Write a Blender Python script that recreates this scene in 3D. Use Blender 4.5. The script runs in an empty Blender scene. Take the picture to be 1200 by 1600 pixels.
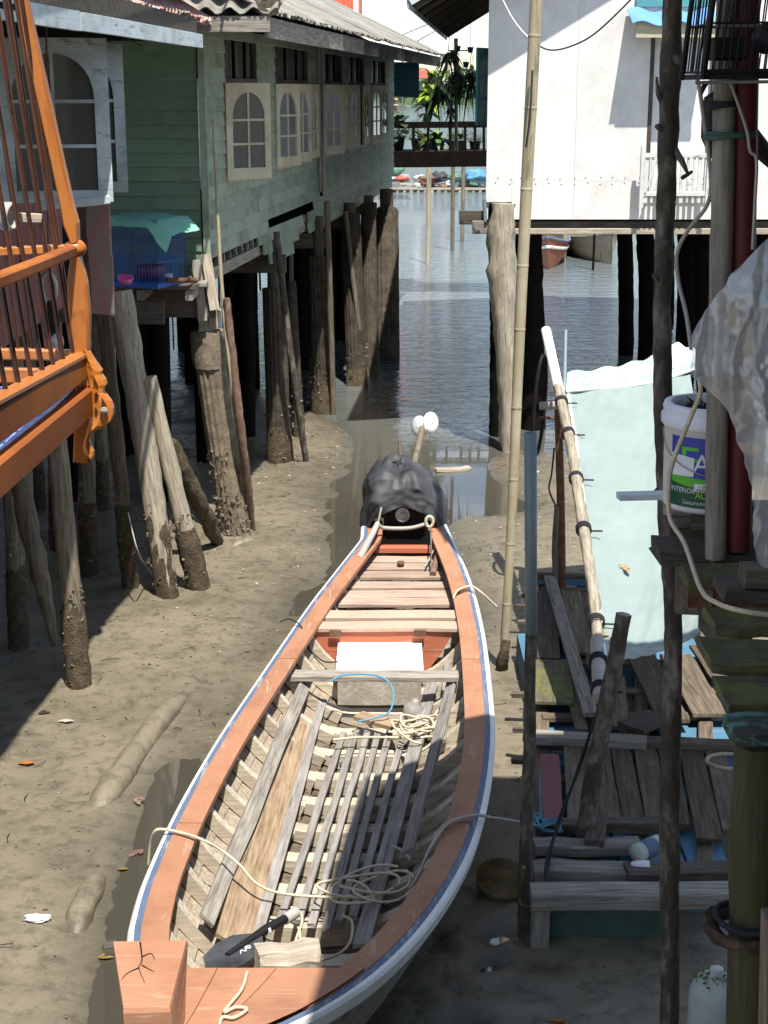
import bpy, bmesh, math, random
from mathutils import Vector as V, Matrix, noise
random.seed(11)
R = math.radians
sc = bpy.context.scene
COL = sc.collection

# ---------------------------------------------------------------- camera, sky, sun, exposure
PITCH, CZ, F = R(15.4), 4.2, 2400.0
cam = bpy.data.cameras.new('camera')
camo = bpy.data.objects.new('camera', cam)
COL.objects.link(camo)
camo.location = (0, 0, CZ)
camo.rotation_euler = (math.pi/2 - PITCH, 0, 0)
cam.sensor_fit = 'VERTICAL'
cam.sensor_height = 36.0
cam.lens = 36.0*F/1600
cam.clip_start, cam.clip_end = 0.05, 6000
sc.camera = camo

SUN = V((0.143, -0.42, 1.0)).normalized()            # direction towards the sun
world = bpy.data.worlds.new('World')
sc.world = world
world.use_nodes = True
wn = world.node_tree
sky = wn.nodes.new('ShaderNodeTexSky')
sky.sky_type = 'NISHITA'
sky.sun_disc = False
sky.sun_elevation = math.asin(SUN.z)
sky.sun_rotation = math.atan2(SUN.x, SUN.y)
sky.air_density, sky.dust_density, sky.ozone_density = 1.0, 0.3, 1.8
wn.nodes['Background'].inputs[1].default_value = 0.10
# thin broken cloud over the whole sky
w_tc = wn.nodes.new('ShaderNodeTexCoord'); w_sx = wn.nodes.new('ShaderNodeSeparateXYZ'); wn.links.new(w_tc.outputs['Generated'], w_sx.inputs[0])
w_z = wn.nodes.new('ShaderNodeMath'); w_z.operation = 'ADD'; w_z.inputs[1].default_value = 0.16; wn.links.new(w_sx.outputs['Z'], w_z.inputs[0])
w_d = wn.nodes.new('ShaderNodeVectorMath'); w_d.operation = 'DIVIDE'; wn.links.new(w_tc.outputs['Generated'], w_d.inputs[0]); wn.links.new(w_z.outputs[0], w_d.inputs[1])
w_n = wn.nodes.new('ShaderNodeTexNoise'); w_n.inputs['Scale'].default_value = 1.9; w_n.inputs['Detail'].default_value = 8; w_n.inputs['Roughness'].default_value = .62; w_n.inputs['Distortion'].default_value = .5
wn.links.new(w_d.outputs[0], w_n.inputs['Vector'])
w_r = wn.nodes.new('ShaderNodeValToRGB'); w_r.color_ramp.elements[0].position = .45; w_r.color_ramp.elements[1].position = .70; w_r.color_ramp.elements[1].color = (.85, .85, .85, 1)
wn.links.new(w_n.outputs['Fac'], w_r.inputs[0])
w_m = wn.nodes.new('ShaderNodeMix'); w_m.data_type = 'RGBA'; w_m.inputs[7].default_value = (8.2, 8.6, 9.0, 1)
wn.links.new(w_r.outputs[0], w_m.inputs[0]); wn.links.new(sky.outputs[0], w_m.inputs[6])
wn.links.new(w_m.outputs[2], wn.nodes['Background'].inputs[0])
sun = bpy.data.lights.new('sun', 'SUN')
sun.energy, sun.angle, sun.color = 4.9, R(0.53), (1.0, 0.95, 0.87)
suno = bpy.data.objects.new('sun', sun)
COL.objects.link(suno)
suno.rotation_euler = SUN.to_track_quat('Z', 'Y').to_euler()
vs = sc.view_settings
vs.view_transform, vs.look, vs.gamma, vs.use_curve_mapping = 'Standard', 'None', 1.0, False
vs.exposure = 0.85

# ---------------------------------------------------------------- helpers
cp, sp = math.cos(PITCH), math.sin(PITCH)
def ray(px, py):
    dx, dy = (px-600)/F, (800-py)/F
    return V((dx, cp+dy*sp, -sp+dy*cp))
def at_y(px, py, y):                                   # point of a sight line at a distance
    d = ray(px, py); return V((0, 0, CZ)) + d*(y/d.y)
def at_z(px, py, z):                                   # point of a sight line at a height
    d = ray(px, py); return V((0, 0, CZ)) + d*((z-CZ)/d.z)
def to_px(p):
    q = p-V((0, 0, CZ)); dep = q.y*cp-q.z*sp; u = q.y*sp+q.z*cp
    return 600+F*q.x/dep, 800-F*u/dep
def lerp(a, b, t): return a+(b-a)*t
def rnd(a, b): return random.uniform(a, b)
def interp(tab, x):
    if x <= tab[0][0]: return tab[0][1]
    for (a, fa), (b, fb) in zip(tab, tab[1:]):
        if x <= b: return fa+(fb-fa)*(x-a)/(b-a)
    return tab[-1][1]
def smooth(a, b, x):
    t = min(1, max(0, (x-a)/(b-a))); return t*t*(3-2*t)
def spline(pts, n):                                    # Catmull-Rom through points
    pts = [V(p) for p in pts]
    if len(pts) == 2: return [lerp(pts[0], pts[1], i/n) for i in range(n+1)]
    P = [pts[0]*2-pts[1]]+pts+[pts[-1]*2-pts[-2]]
    m = len(pts)-1; out = []
    for i in range(n+1):
        f = i/n*m; k = min(int(f), m-1); t = f-k
        a, b, c, d = P[k:k+4]
        out.append(0.5*((2*b)+(c-a)*t+(2*a-5*b+4*c-d)*t*t+(3*b-a-3*c+d)*t**3))
    return out

WM = {}                                                # world matrices of built objects
def link(o, parent, m):
    COL.objects.link(o)
    o.matrix_world = m
    WM[o] = m
    if parent is not None:
        o.parent = parent
        o.matrix_parent_inverse = WM[parent].inverted()
        o.matrix_basis = m
    return o
def tag(o, label, cat, group=None):
    o['label'] = label; o['category'] = cat
    if group: o['group'] = group
    return o
def thing(name, label, cat, loc, group=None):
    o = bpy.data.objects.new(name, None)
    o.empty_display_size = 0.1
    link(o, None, Matrix.Translation(V(loc)))
    return tag(o, label, cat, group)
def frame(p0, p1, up=(0, 0, 1)):
    p0, p1, up = V(p0), V(p1), V(up)
    x = (p1-p0).normalized()
    y = up.cross(x)
    if y.length < 1e-4: y = V((0, 1, 0)).cross(x)
    if y.length < 1e-4: y = V((1, 0, 0)).cross(x)
    y.normalize(); z = x.cross(y)
    m = Matrix((x, y, z)).transposed().to_4x4(); m.translation = p0
    return m

class MB:                                              # collects shapes for ONE mesh
    def __init__(s): s.v = []; s.f = []; s.sm = []; s.mi = []; s.cur = 0
    def add(s, vs, fs, sm=False):
        n = len(s.v); s.v += [V(p) for p in vs]
        for f in fs: s.f.append([i+n for i in f]); s.sm.append(sm); s.mi.append(s.cur)
        return s
    def box(s, p0, p1, w, t, up=(0, 0, 1), ch=.1, seg=1, jit=0.0, bend=0.0, taper=1.0):
        m = frame(p0, p1, up); L = (V(p1)-V(p0)).length
        c = min(w, t)*ch; hw, ht = w/2, t/2
        prof = [(-hw+c, -ht), (hw-c, -ht), (hw, -ht+c), (hw, ht-c), (hw-c, ht), (-hw+c, ht), (-hw, ht-c), (-hw, -ht+c)]
        vs, fs = [], []
        for i in range(seg+1):
            u = i/seg; k = 1+(taper-1)*u
            oy, oz = rnd(-jit, jit), rnd(-jit, jit)+bend*4*u*(1-u)
            sw = 1+rnd(-jit, jit)/max(w, .02)
            for a, b in prof:
                vs.append(m @ V((L*u+rnd(-jit, jit)*(1 if i in (0, seg) else .3), a*sw*k+oy, b*k+oz)))
        for i in range(seg):
            for j in range(8):
                a, b = i*8+j, i*8+(j+1) % 8
                fs.append((a, b, b+8, a+8))
        fs.append(tuple(range(7, -1, -1))); fs.append(tuple(seg*8+j for j in range(8)))
        return s.add(vs, fs)
    def tube(s, pts, r, sides=8, rough=0.0, cap=True, sm=True, fl=0.0, seed=0.0, freq=9.0, flutes=0):
        pts = [V(p) for p in pts]; n = len(pts)
        if not isinstance(r, (list, tuple)): r = [r]*n
        elif len(r) != n: r = [interp([(i/(len(r)-1), x) for i, x in enumerate(r)], k/(n-1)) for k in range(n)]
        vs, fs = [], []
        t0 = (pts[1]-pts[0]).normalized()
        ref = V((0, 0, 1)) if abs(t0.z) < .9 else V((1, 0, 0))
        nx = t0.cross(ref).normalized()
        for i, p in enumerate(pts):
            t = (pts[min(i+1, n-1)]-pts[max(i-1, 0)]).normalized()
            nx = (nx-t*nx.dot(t)).normalized(); ny = t.cross(nx)
            for j in range(sides):
                a = 2*math.pi*j/sides
                d = nx*math.cos(a)+ny*math.sin(a)
                k = r[i]
                if rough: k *= 1+rough*noise.noise((p*freq)+d*1.7+V((seed, seed, 0)))*2
                if fl: k *= 1-fl*(.5-.5*math.cos(flutes*a))
                vs.append(p+d*k)
        for i in range(n-1):
            for j in range(sides):
                a, b = i*sides+j, i*sides+(j+1) % sides
                fs.append((a, b, b+sides, a+sides))
        s.add(vs, fs, sm)
        if cap: s.add([vs[j] for j in range(sides-1, -1, -1)], [tuple(range(sides))]); s.add(vs[-sides:], [tuple(range(sides))])
        return s
    def lathe(s, prof, c, axis=(0, 0, 1), sides=24, sm=True):
        m = frame(c, V(c)+V(axis)); vs, fs = [], []
        for r, h in prof:
            for j in range(sides):
                a = 2*math.pi*j/sides
                vs.append(m @ V((h, r*math.cos(a), r*math.sin(a))))
        for i in range(len(prof)-1):
            for j in range(sides):
                a, b = i*sides+j, i*sides+(j+1) % sides
                fs.append((a, b, b+sides, a+sides))
        return s.add(vs, fs, sm)
    def grid(s, fn, nu, nv, sm=True):
        vs = [fn(i/nu, j/nv) for j in range(nv+1) for i in range(nu+1)]
        fs = [(j*(nu+1)+i, j*(nu+1)+i+1, (j+1)*(nu+1)+i+1, (j+1)*(nu+1)+i) for j in range(nv) for i in range(nu)]
        return s.add(vs, fs, sm)
    def prism(s, poly, vec):                           # polygon pushed along a vector
        n = len(poly); vec = V(vec); poly = [V(p) for p in poly]
        return s.add(poly+[p+vec for p in poly], [tuple(range(n-1, -1, -1)), tuple(range(n, 2*n))]+[(i, (i+1) % n, n+(i+1) % n, n+i) for i in range(n)])
    def blob(s, c, r, amp=.25, sub=2, squash=(1, 1, 1), freq=1.5, seed=0):
        bm = bmesh.new(); bmesh.ops.create_icosphere(bm, subdivisions=sub, radius=1)
        c = V(c)
        vs = [c+V((p.co.x*squash[0], p.co.y*squash[1], p.co.z*squash[2]))*r*(1+amp*noise.noise(p.co*freq+V((seed, seed*2, 0)))) for p in bm.verts]
        fs = [tuple(q.index for q in f.verts) for f in bm.faces]
        bm.free(); return s.add(vs, fs, True)
    def obj(s, name, mat, parent=None, m=None):
        if m is None:
            if parent is not None: m = Matrix.Translation(s.v[0])
            else:
                zz = min(p.z for p in s.v); k = len(s.v)
                m = Matrix.Translation((sum(p.x for p in s.v)/k, sum(p.y for p in s.v)/k, zz))
        mi = m.inverted()
        me = bpy.data.meshes.new(name)
        me.from_pydata([mi @ p for p in s.v], [], s.f)
        for x in (mat if isinstance(mat, (list, tuple)) else [mat]): me.materials.append(x)
        me.polygons.foreach_set('use_smooth', s.sm)
        me.polygons.foreach_set('material_index', s.mi)
        me.update()
        return link(bpy.data.objects.new(name, me), parent, m)

def plank(name, p0, p1, w, t, mat, parent=None, up=(0, 0, 1), seg=1, jit=.002, bend=0.0, ch=.1, taper=1.0):
    return MB().box(p0, p1, w, t, up, ch, seg, jit, bend, taper).obj(name, mat, parent, frame(p0, p1, up))
def log(name, pts, r, mat, parent=None, sides=10, n=14, rough=.08, seed=None, sm=True, fl=0.0, freq=9.0):
    P = spline(pts, n)
    return MB().tube(P, r, sides, rough, True, sm, fl, rnd(0, 90) if seed is None else seed, freq).obj(name, mat, parent, frame(P[0], P[-1], (0, -1, 0.01)))
def rope(name, pts, r, mat, parent=None, n=40, sides=6):
    return MB().tube(spline(pts, n), r, sides).obj(name, mat, parent)
def copy_tree(o, off, parent=None):                    # a thing and its parts, moved by off
    c = o.copy(); COL.objects.link(c)
    if parent is None: c.matrix_world = Matrix.Translation(off) @ WM[o]; WM[c] = c.matrix_world.copy()
    else: c.parent = parent
    for ch in list(o.children): copy_tree(ch, off, c)
    return c

# ---------------------------------------------------------------- materials
class NT:
    def __init__(s, name):
        s.m = bpy.data.materials.new(name); s.m.use_nodes = True
        s.t = s.m.node_tree; s.b = s.t.nodes['Principled BSDF']; s.out = s.t.nodes['Material Output']
        s.co = None
    def n(s, typ, **kw):
        x = s.t.nodes.new(typ)
        for k, v in kw.items(): setattr(x, k, v)
        return x
    def l(s, a, b): s.t.links.new(a, b)
    def coord(s, scale=(1, 1, 1), shift=True):
        tc = s.n('ShaderNodeTexCoord'); mp = s.n('ShaderNodeMapping')
        mp.inputs['Scale'].default_value = scale
        if shift:
            oi = s.n('ShaderNodeObjectInfo'); ml = s.n('ShaderNodeMath', operation='MULTIPLY'); ml.inputs[1].default_value = 37
            s.l(oi.outputs['Random'], ml.inputs[0])
            ad = s.n('ShaderNodeVectorMath', operation='ADD')
            s.l(tc.outputs['Object'], ad.inputs[0]); s.l(ml.outputs[0], ad.inputs[1]); s.l(ad.outputs[0], mp.inputs[0])
        else: s.l(tc.outputs['Object'], mp.inputs[0])
        return mp.outputs[0]
    def noise(s, vec, scale, detail=6, rough=.6, dist=0.0):
        x = s.n('ShaderNodeTexNoise'); x.inputs['Scale'].default_value = scale; x.inputs['Detail'].default_value = detail
        x.inputs['Roughness'].default_value = rough; x.inputs['Distortion'].default_value = dist
        s.l(vec, x.inputs['Vector']); return x.outputs['Fac']
    def ramp(s, fac, stops):
        x = s.n('ShaderNodeValToRGB'); cr = x.color_ramp
        while len(cr.elements) < len(stops): cr.elements.new(.5)
        for e, (p, c) in zip(cr.elements, stops):
            e.position = p; e.color = (*c, 1) if len(c) == 3 else c
        s.l(fac, x.inputs[0]); return x.outputs[0]
    def mix(s, fac, a, b, mode='MIX'):
        x = s.n('ShaderNodeMix', data_type='RGBA', blend_type=mode)
        for i, v in ((0, fac), (6, a), (7, b)):
            if isinstance(v, (int, float)): x.inputs[i].default_value = v
            elif isinstance(v, tuple): x.inputs[i].default_value = (*v, 1)
            else: s.l(v, x.inputs[i])
        return x.outputs[2]
    def math(s, op, a, b):
        x = s.n('ShaderNodeMath', operation=op)
        for i, v in enumerate((a, b)):
            if isinstance(v, (int, float)): x.inputs[i].default_value = v
            else: s.l(v, x.inputs[i])
        return x.outputs[0]
    def vary(s, colr, amt):
        if not amt: return colr
        oi = s.n('ShaderNodeObjectInfo'); mr = s.n('ShaderNodeMapRange')
        mr.inputs['To Min'].default_value = 1-amt; mr.inputs['To Max'].default_value = 1+amt
        s.l(oi.outputs['Random'], mr.inputs['Value'])
        hv = s.n('ShaderNodeHueSaturation'); s.l(mr.outputs[0], hv.inputs['Value']); s.l(colr, hv.inputs['Color'])
        return hv.outputs[0]
    def bump(s, h, strength, dist=.01):
        x = s.n('ShaderNodeBump'); x.inputs['Strength'].default_value = strength; x.inputs['Distance'].default_value = dist
        s.l(h, x.inputs['Height']); s.l(x.outputs[0], s.b.inputs['Normal']); return x
    def fin(s, colr, rough=.8, spec=.3, metal=0):
        s.l(colr, s.b.inputs['Base Color'])
        if isinstance(rough, (int, float)): s.b.inputs['Roughness'].default_value = rough
        else: s.l(rough, s.b.inputs['Roughness'])
        s.b.inputs['Specular IOR Level'].default_value = spec; s.b.inputs['Metallic'].default_value = metal
        return s.m

def wood(name, dark, mid, light, rand=.18, rough=.85, bump=.5, k=1.0, moss=None, crack=True):
    t = NT(name); v = t.coord((1.2*k, 16*k, 16*k)); v2 = t.coord((1, 1, 1))
    g = t.noise(v, 3.0, 8, .65, .4); blot = t.noise(v2, 4.5, 4, .6)
    c = t.ramp(g, [(.28, dark), (.5, mid), (.72, light)])
    c = t.mix(t.ramp(blot, [(.35, (.25,)*3), (.6, (0, 0, 0))]), c, t.mix(1.0, c, dark, 'MULTIPLY') if False else dark)
    if crack:
        v3 = t.coord((.7*k, 30*k, 30*k)); cr = t.noise(v3, 2.2, 3, .5, .2)
        c = t.mix(t.ramp(cr, [(.66, (0, 0, 0)), (.72, (.75,)*3)]), c, tuple(x*.35 for x in dark))
    if moss:
        mo = t.noise(v2, 7, 6, .7); c = t.mix(t.ramp(mo, [(.42, (0, 0, 0)), (.6, (.85,)*3)]), c, moss)
    t.bump(g, bump, .006)
    return t.fin(t.vary(c, rand), rough, .25)
def painted(name, paint, under, wear=.5, rand=.06, rough=.6, stain=None, k=1.0, bump=.25, spec=.3, stretch=(1.5, 7, 7), speck=.45):
    t = NT(name); v = t.coord(tuple(x*k for x in stretch)); v2 = t.coord((1, 1, 1))
    w = t.noise(v, 2.6, 9, .7, .3); tone = t.noise(v2, 5, 5, .6)
    c = t.mix(tone, tuple(x*.84 for x in paint), tuple(min(1, x*1.12) for x in paint))
    if stain:
        st = t.noise(v2, 2.3, 7, .65); c = t.mix(t.ramp(st, [(.48, (0, 0, 0)), (.66, (.8,)*3)]), c, stain)
    c = t.mix(t.ramp(w, [(1-wear-.06, (0, 0, 0)), (1-wear+.03, (1, 1, 1))]), c, under)
    sp = t.noise(v2, 38, 5, .7); c = t.mix(t.ramp(sp, [(.60, (0, 0, 0)), (.70, (speck,)*3)]), c, tuple(x*.45 for x in under))
    sc_ = t.noise(t.coord((1.1, 48, 48)), 2.4, 3, .5, .6); c = t.mix(t.ramp(sc_, [(.655, (0, 0, 0)), (.70, (speck,)*3)]), c, tuple(min(1, x*1.35) for x in under))
    dr = t.noise(v2, 1.7, 8, .75, .6); c = t.mix(t.ramp(dr, [(.45, (0, 0, 0)), (.75, (speck*.7,)*3)]), c, tuple(x*.5 for x in paint))
    gr = t.noise(t.coord((1.5, 22, 22)), 3, 4); t.bump(t.math('ADD', gr, t.math('MULTIPLY', sp, .4)), bump, .004)
    return t.fin(t.vary(c, rand), rough, spec)
def plain(name, c, rough=.6, spec=.35, metal=0, amt=.12, scale=8, bump=.0, rand=0.0):
    t = NT(name); v = t.coord(); f = t.noise(v, scale, 6, .6)
    k = t.ramp(f, [(.3, tuple(x*(1-amt) for x in c)), (.7, tuple(min(1, x*(1+amt)) for x in c))])
    if bump: t.bump(f, bump, .01)
    return t.fin(t.vary(k, rand), rough, spec, metal)
def rough_mat(name, cols, scale=6, rough=.9, bump=.8, dist=.02, rand=.1, spec=.2, stretch=(1, 1, 1)):
    t = NT(name); v = t.coord(stretch); f = t.noise(v, scale, 9, .68, .3); f2 = t.noise(t.coord(), scale*5, 5, .6)
    n = len(cols)
    c = t.ramp(f, [(.25+.5*i/(n-1), x) for i, x in enumerate(cols)])
    c = t.mix(t.ramp(f2, [(.3, (.35,)*3), (.55, (0, 0, 0))]), c, cols[0])
    t.bump(t.math('ADD', f, t.math('MULTIPLY', f2, .6)), bump, dist)
    return t.fin(t.vary(c, rand), rough, spec)
# ---------------------------------------------------------------- the materials
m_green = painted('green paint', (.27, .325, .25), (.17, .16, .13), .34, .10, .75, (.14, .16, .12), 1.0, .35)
m_greenfront = painted('green paint with shade mixed in', (.125, .195, .13), (.10, .095, .08), .33, .10, .75, (.10, .13, .09), 1.0, .35)  # darker copy of the green paint, with the front wall's shade in it
m_cream = painted('cream paint', (.50, .46, .33), (.24, .2, .13), .24, .05, .6, (.34, .30, .2))
m_paleblue = painted('pale blue paint', (.50, .58, .60), (.10, .10, .09), .36, .05, .6, (.22, .24, .23))
m_maroon = painted('maroon paint', (.19, .065, .07), (.12, .08, .08), .2, .08, .7)
m_pinkboard = painted('faded pink paint', (.30, .15, .14), (.22, .20, .19), .47, .05, .8)
m_dark = plain('timber with shade in colour', (.010, .008, .007), .95, .02, 0, .3, 6)  # near black: the shade under floors and eaves is in the colour
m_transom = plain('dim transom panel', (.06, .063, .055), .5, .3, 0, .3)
m_room = plain('dim room wall', (.03, .03, .027), .9, .1)  # interior darkness is put into the wall colour
m_grey = wood('weathered grey wood', (.10, .085, .07), (.26, .235, .2), (.40, .37, .32))
m_greydk = wood('dark weathered wood', (.035, .03, .025), (.085, .072, .056), (.15, .13, .10))
m_pale = wood('bleached wood', (.22, .18, .13), (.42, .36, .28), (.58, .52, .43))
m_deckwood = wood('faded pinkish deck wood', (.22, .15, .11), (.36, .265, .205), (.47, .385, .32), .14)
m_rib = wood('pale rib wood', (.26, .21, .15), (.48, .42, .32), (.62, .56, .46), .08, .85, .3, 1.0, None, False)
m_boatwood = wood('bare boat wood', (.17, .13, .09), (.36, .30, .23), (.50, .44, .36), .12)
m_slat = wood('grey slat wood', (.13, .115, .10), (.25, .23, .21), (.36, .34, .31), .1)
m_brown = wood('brown board', (.12, .075, .04), (.30, .215, .135), (.42, .32, .22), .06)
m_pallet = wood('damp pallet wood', (.045, .035, .026), (.13, .10, .072), (.215, .175, .13), .3)
m_mossy = wood('mossy plank', (.03, .025, .018), (.085, .075, .052), (.14, .12, .09), .12, moss=(.12, .128, .032))
m_mossydk = wood('slimy post', (.025, .021, .013), (.062, .055, .034), (.105, .095, .06), .05, moss=(.055, .054, .018))
m_pile = wood('muddy wooden pile', (.055, .045, .032), (.17, .14, .10), (.30, .26, .2), .15, .9, .8)
m_pilepale = wood('pale driftwood pile', (.13, .105, .075), (.33, .29, .22), (.48, .43, .34), .08, .9, .6)  # paler than the muddy pile wood
m_barn = rough_mat('crusted mud bark', [(.035, .026, .017), (.09, .068, .044), (.17, .135, .092)], 14, .9, 1.0, .03)
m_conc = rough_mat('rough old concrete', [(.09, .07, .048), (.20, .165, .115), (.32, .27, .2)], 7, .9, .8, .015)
m_concdk = rough_mat('dark rough concrete', [(.02, .017, .013), (.058, .047, .035), (.10, .085, .063)], 7, .9, .8, .015)  # much darker copy of the rough concrete
m_bark = rough_mat('mottled bark', [(.03, .025, .02), (.085, .07, .056), (.30, .27, .23)], 6, .9, .9, .012, .1, .2, (1, 2.2, 2.2))
m_barkpink = rough_mat('reddish bark', [(.09, .05, .04), (.18, .11, .085), (.3, .23, .18)], 9, .9, .8, .01)
m_cement = rough_mat('weathered fibre cement', [(.10, .095, .08), (.24, .23, .20), (.36, .345, .31)], 3, .95, .5, .008, .12)
m_pinkroof = painted('faded pink roof paint', (.42, .20, .17), (.36, .33, .3), .48, .08, .9, None, 1, .2, .1)
m_redroof = plain('red metal roof', (.42, .06, .035), .5, .3, 0, .1)
m_blueroof = plain('blue metal roof', (.13, .30, .62), .45, .4, 0, .08)
m_white = painted('white wall paint', (.70, .70, .68), (.50, .49, .45), .24, .02, .7, (.60, .59, .55), .5, .05, .25, (3, 3, .7))
m_whitewood = painted('white flaking paint', (.62, .62, .60), (.24, .22, .19), .40, .05, .7)
m_curtain = plain('white curtain', (.70, .71, .72), .9, .1)
m_teal = plain('teal panel', (.012, .06, .075), .7, .2)
m_tealwin = plain('teal window paint', (.09, .27, .28), .6, .3)
m_terra = painted('terracotta paint', (.375, .185, .108), (.42, .30, .22), .36, .05, .62, (.26, .115, .066), .9, .3, .25, (1.2, 8, 8), .38)
m_terradk = painted('deep terracotta paint', (.22, .062, .032), (.25, .16, .12), .27, .03, .45, None, 1, .15)
m_orangewood = painted('worn orange locker paint', (.43, .13, .07), (.34, .24, .18), .36, .04, .65)
m_seatlid = painted('scuffed pale locker lid', (.45, .33, .25), (.44, .20, .13), .36, .05, .75)
m_boatwhite = painted('boat white paint', (.72, .73, .72), (.36, .38, .38), .24, .02, .5)
m_boatblue = painted('boat blue paint', (.10, .14, .225), (.30, .31, .32), .40, .02, .6)
m_hullout = painted('hull outer paint', (.26, .25, .22), (.13, .10, .07), .42, .03, .7)
m_black = plain('black rubber sheet', (.045, .047, .053), .58, .35, 0, .6, 4, .35)
m_blackmetal = plain('black oily metal', (.010, .010, .010), .6, .2, 0, .3)
m_rust = rough_mat('rusty iron', [(.05, .025, .015), (.14, .07, .04), (.24, .14, .09)], 14, .8, .4, .004)
m_steel = plain('dull steel', (.32, .31, .29), .45, .5, .8, .2)
m_foam = plain('white foam', (.84, .84, .82), .85, .2, 0, .04, 20)
m_foamdirty = rough_mat('dirty foam side', [(.20, .17, .13), (.38, .34, .28), (.55, .51, .44)], 9, .9, .5, .01, 0)
m_rope = plain('cream rope', (.50, .44, .32), .9, .15, 0, .2, 60)
m_ropedk = plain('dark cord', (.025, .025, .028), .8, .2)
m_ropeblue = plain('blue twine', (.10, .28, .42), .8, .2)
m_ropegrey = plain('grey hose', (.34, .32, .29), .7, .3)
m_bamboo = painted('bamboo culm', (.34, .295, .19), (.17, .15, .10), .38, .0, .5, (.42, .38, .27), .7, .1, .4, (1.2, 9, 9))
m_pvcblue = plain('pale blue pipe', (.17, .225, .245), .5, .4, 0, .07)
m_pvcwhite = plain('white pipe', (.74, .75, .74), .5, .4, 0, .05)
m_tarp = painted('aqua tarpaulin', (.238, .294, .282), (.18, .21, .195), .27, 0, .5, (.225, .28, .262), 1, .12, .35, (3, 1.2, 2), .12)
m_tarpflower = None
m_redpipe = painted('dull red pipe paint', (.115, .018, .017), (.10, .03, .025), .28, .0, .5)
m_blueplastic = plain('blue plastic', (.015, .09, .36), .4, .45)
m_bluefoam = painted('blue float paint', (.07, .17, .26), (.28, .31, .31), .36, .05, .7)
m_clothgreen = plain('mint green cloth', (.19, .42, .33), .85, .15, 0, .14, 4)
m_pinkplastic = plain('pink plastic', (.62, .10, .30), .4, .4)
m_magenta = plain('dull purple basin', (.10, .03, .07), .5, .4)
m_paper = plain('white paper', (.72, .73, .74), .8, .2)
m_amber = painted('varnished amber wood', (.44, .15, .028), (.30, .085, .012), .40, .0, .38, (.60, .21, .03), .8, .04, .5, (1, 6, 6))
m_amberdk = painted('varnished red brown wood', (.29, .088, .026), (.17, .045, .016), .36, .0, .45, (.46, .17, .04), .8, .04, .03, (1, 6, 6))
m_barwood = painted('dark varnished bar', (.065, .022, .012), (.02, .012, .01), .4, .25, .3, None, 1, .05, .5)
m_bucket = plain('white bucket plastic', (.66, .67, .72), .4, .4, 0, .04)
m_labelblue = plain('label blue', (.035, .055, .32), .45, .4)
m_labelgreen = plain('label green', (.10, .42, .03), .45, .4)
m_labeldark = plain('label dark green', (.010, .075, .035), .45, .4)
m_labelwhite = plain('label white', (.66, .67, .70), .5, .4)
m_labellime = plain('label lime', (.30, .55, .03), .5, .4)
m_ink = plain('black ink', (.03, .03, .035), .6, .3)
m_soil = rough_mat('dry twigs and soil', [(.02, .015, .01), (.06, .04, .03), (.14, .09, .06)], 20, .95, 1, .01)
m_yellow = painted('muddy yellow plastic', (.20, .14, .05), (.10, .08, .05), .45, 0, .5)
m_leafdark = plain('dark green leaves', (.022, .05, .014), .5, .35, 0, .4, 9)
m_leafmid = plain('fresh green leaves', (.07, .15, .02), .45, .35, 0, .4, 9)
m_leaflime = plain('yellow green leaves', (.22, .30, .03), .45, .35, 0, .35, 9)
m_root = plain('hanging root fibre', (.05, .04, .028), .9, .1)
m_potblue = plain('blue flower pot', (.015, .05, .15), .5, .4)
m_potdark = plain('dark flower pot', (.02, .02, .022), .6, .3)
m_red = plain('red plastic', (.55, .03, .02), .5, .4)
m_treefar = plain('far foliage', (.05, .085, .035), .9, .1, 0, .5, 1.2)
m_boatfar = painted('old grey boat planks', (.27, .24, .18), (.09, .08, .06), .4, .05, .8)
m_moss = plain('green algae', (.13, .15, .045), .9, .1, 0, .3)
m_leafdry = plain('dry tan leaf', (.34, .24, .13), .8, .2, 0, .3, 30)
m_leaffall = plain('fallen orange leaf', (.42, .14, .03), .7, .2, 0, .3, 30, 0, .3)
m_shellmud = rough_mat('muddy barnacles', [(.07, .055, .038), (.17, .14, .10), (.32, .28, .21)], 30, .9, .5, .004)
m_shell = plain('pale shell bits', (.42, .38, .31), .5, .4, 0, .2, 10)
m_debris = [plain('debris white', (.5, .5, .48)), plain('debris blue', (.08, .22, .34)), plain('debris brown', (.16, .10, .07)), plain('debris grey', (.2, .2, .2)), plain('debris red', (.36, .09, .07)), plain('debris green', (.1, .2, .14))]

def glass_mat(name, tint, refl=.18, rough=.05):
    t = NT(name); tr = t.n('ShaderNodeBsdfTransparent'); tr.inputs[0].default_value = (*tint, 1)
    gl = t.n('ShaderNodeBsdfGlossy'); gl.inputs['Roughness'].default_value = rough; gl.inputs[0].default_value = (.9, .9, .9, 1)
    fr = t.n('ShaderNodeFresnel'); fr.inputs[0].default_value = 1.25
    mx = t.n('ShaderNodeMixShader'); df = t.n('ShaderNodeBsdfDiffuse'); df.inputs[0].default_value = (.13, .13, .12, 1)
    mx0 = t.n('ShaderNodeMixShader'); mx0.inputs[0].default_value = refl
    t.l(tr.outputs[0], mx0.inputs[1]); t.l(df.outputs[0], mx0.inputs[2])
    t.l(fr.outputs[0], mx.inputs[0]); t.l(mx0.outputs[0], mx.inputs[1]); t.l(gl.outputs[0], mx.inputs[2])
    t.l(mx.outputs[0], t.out.inputs[0]); return t.m
m_glass = glass_mat('dusty window glass', (.30, .31, .31), .62)
m_glassclear = glass_mat('window glass', (.6, .63, .63), .10)

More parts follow.
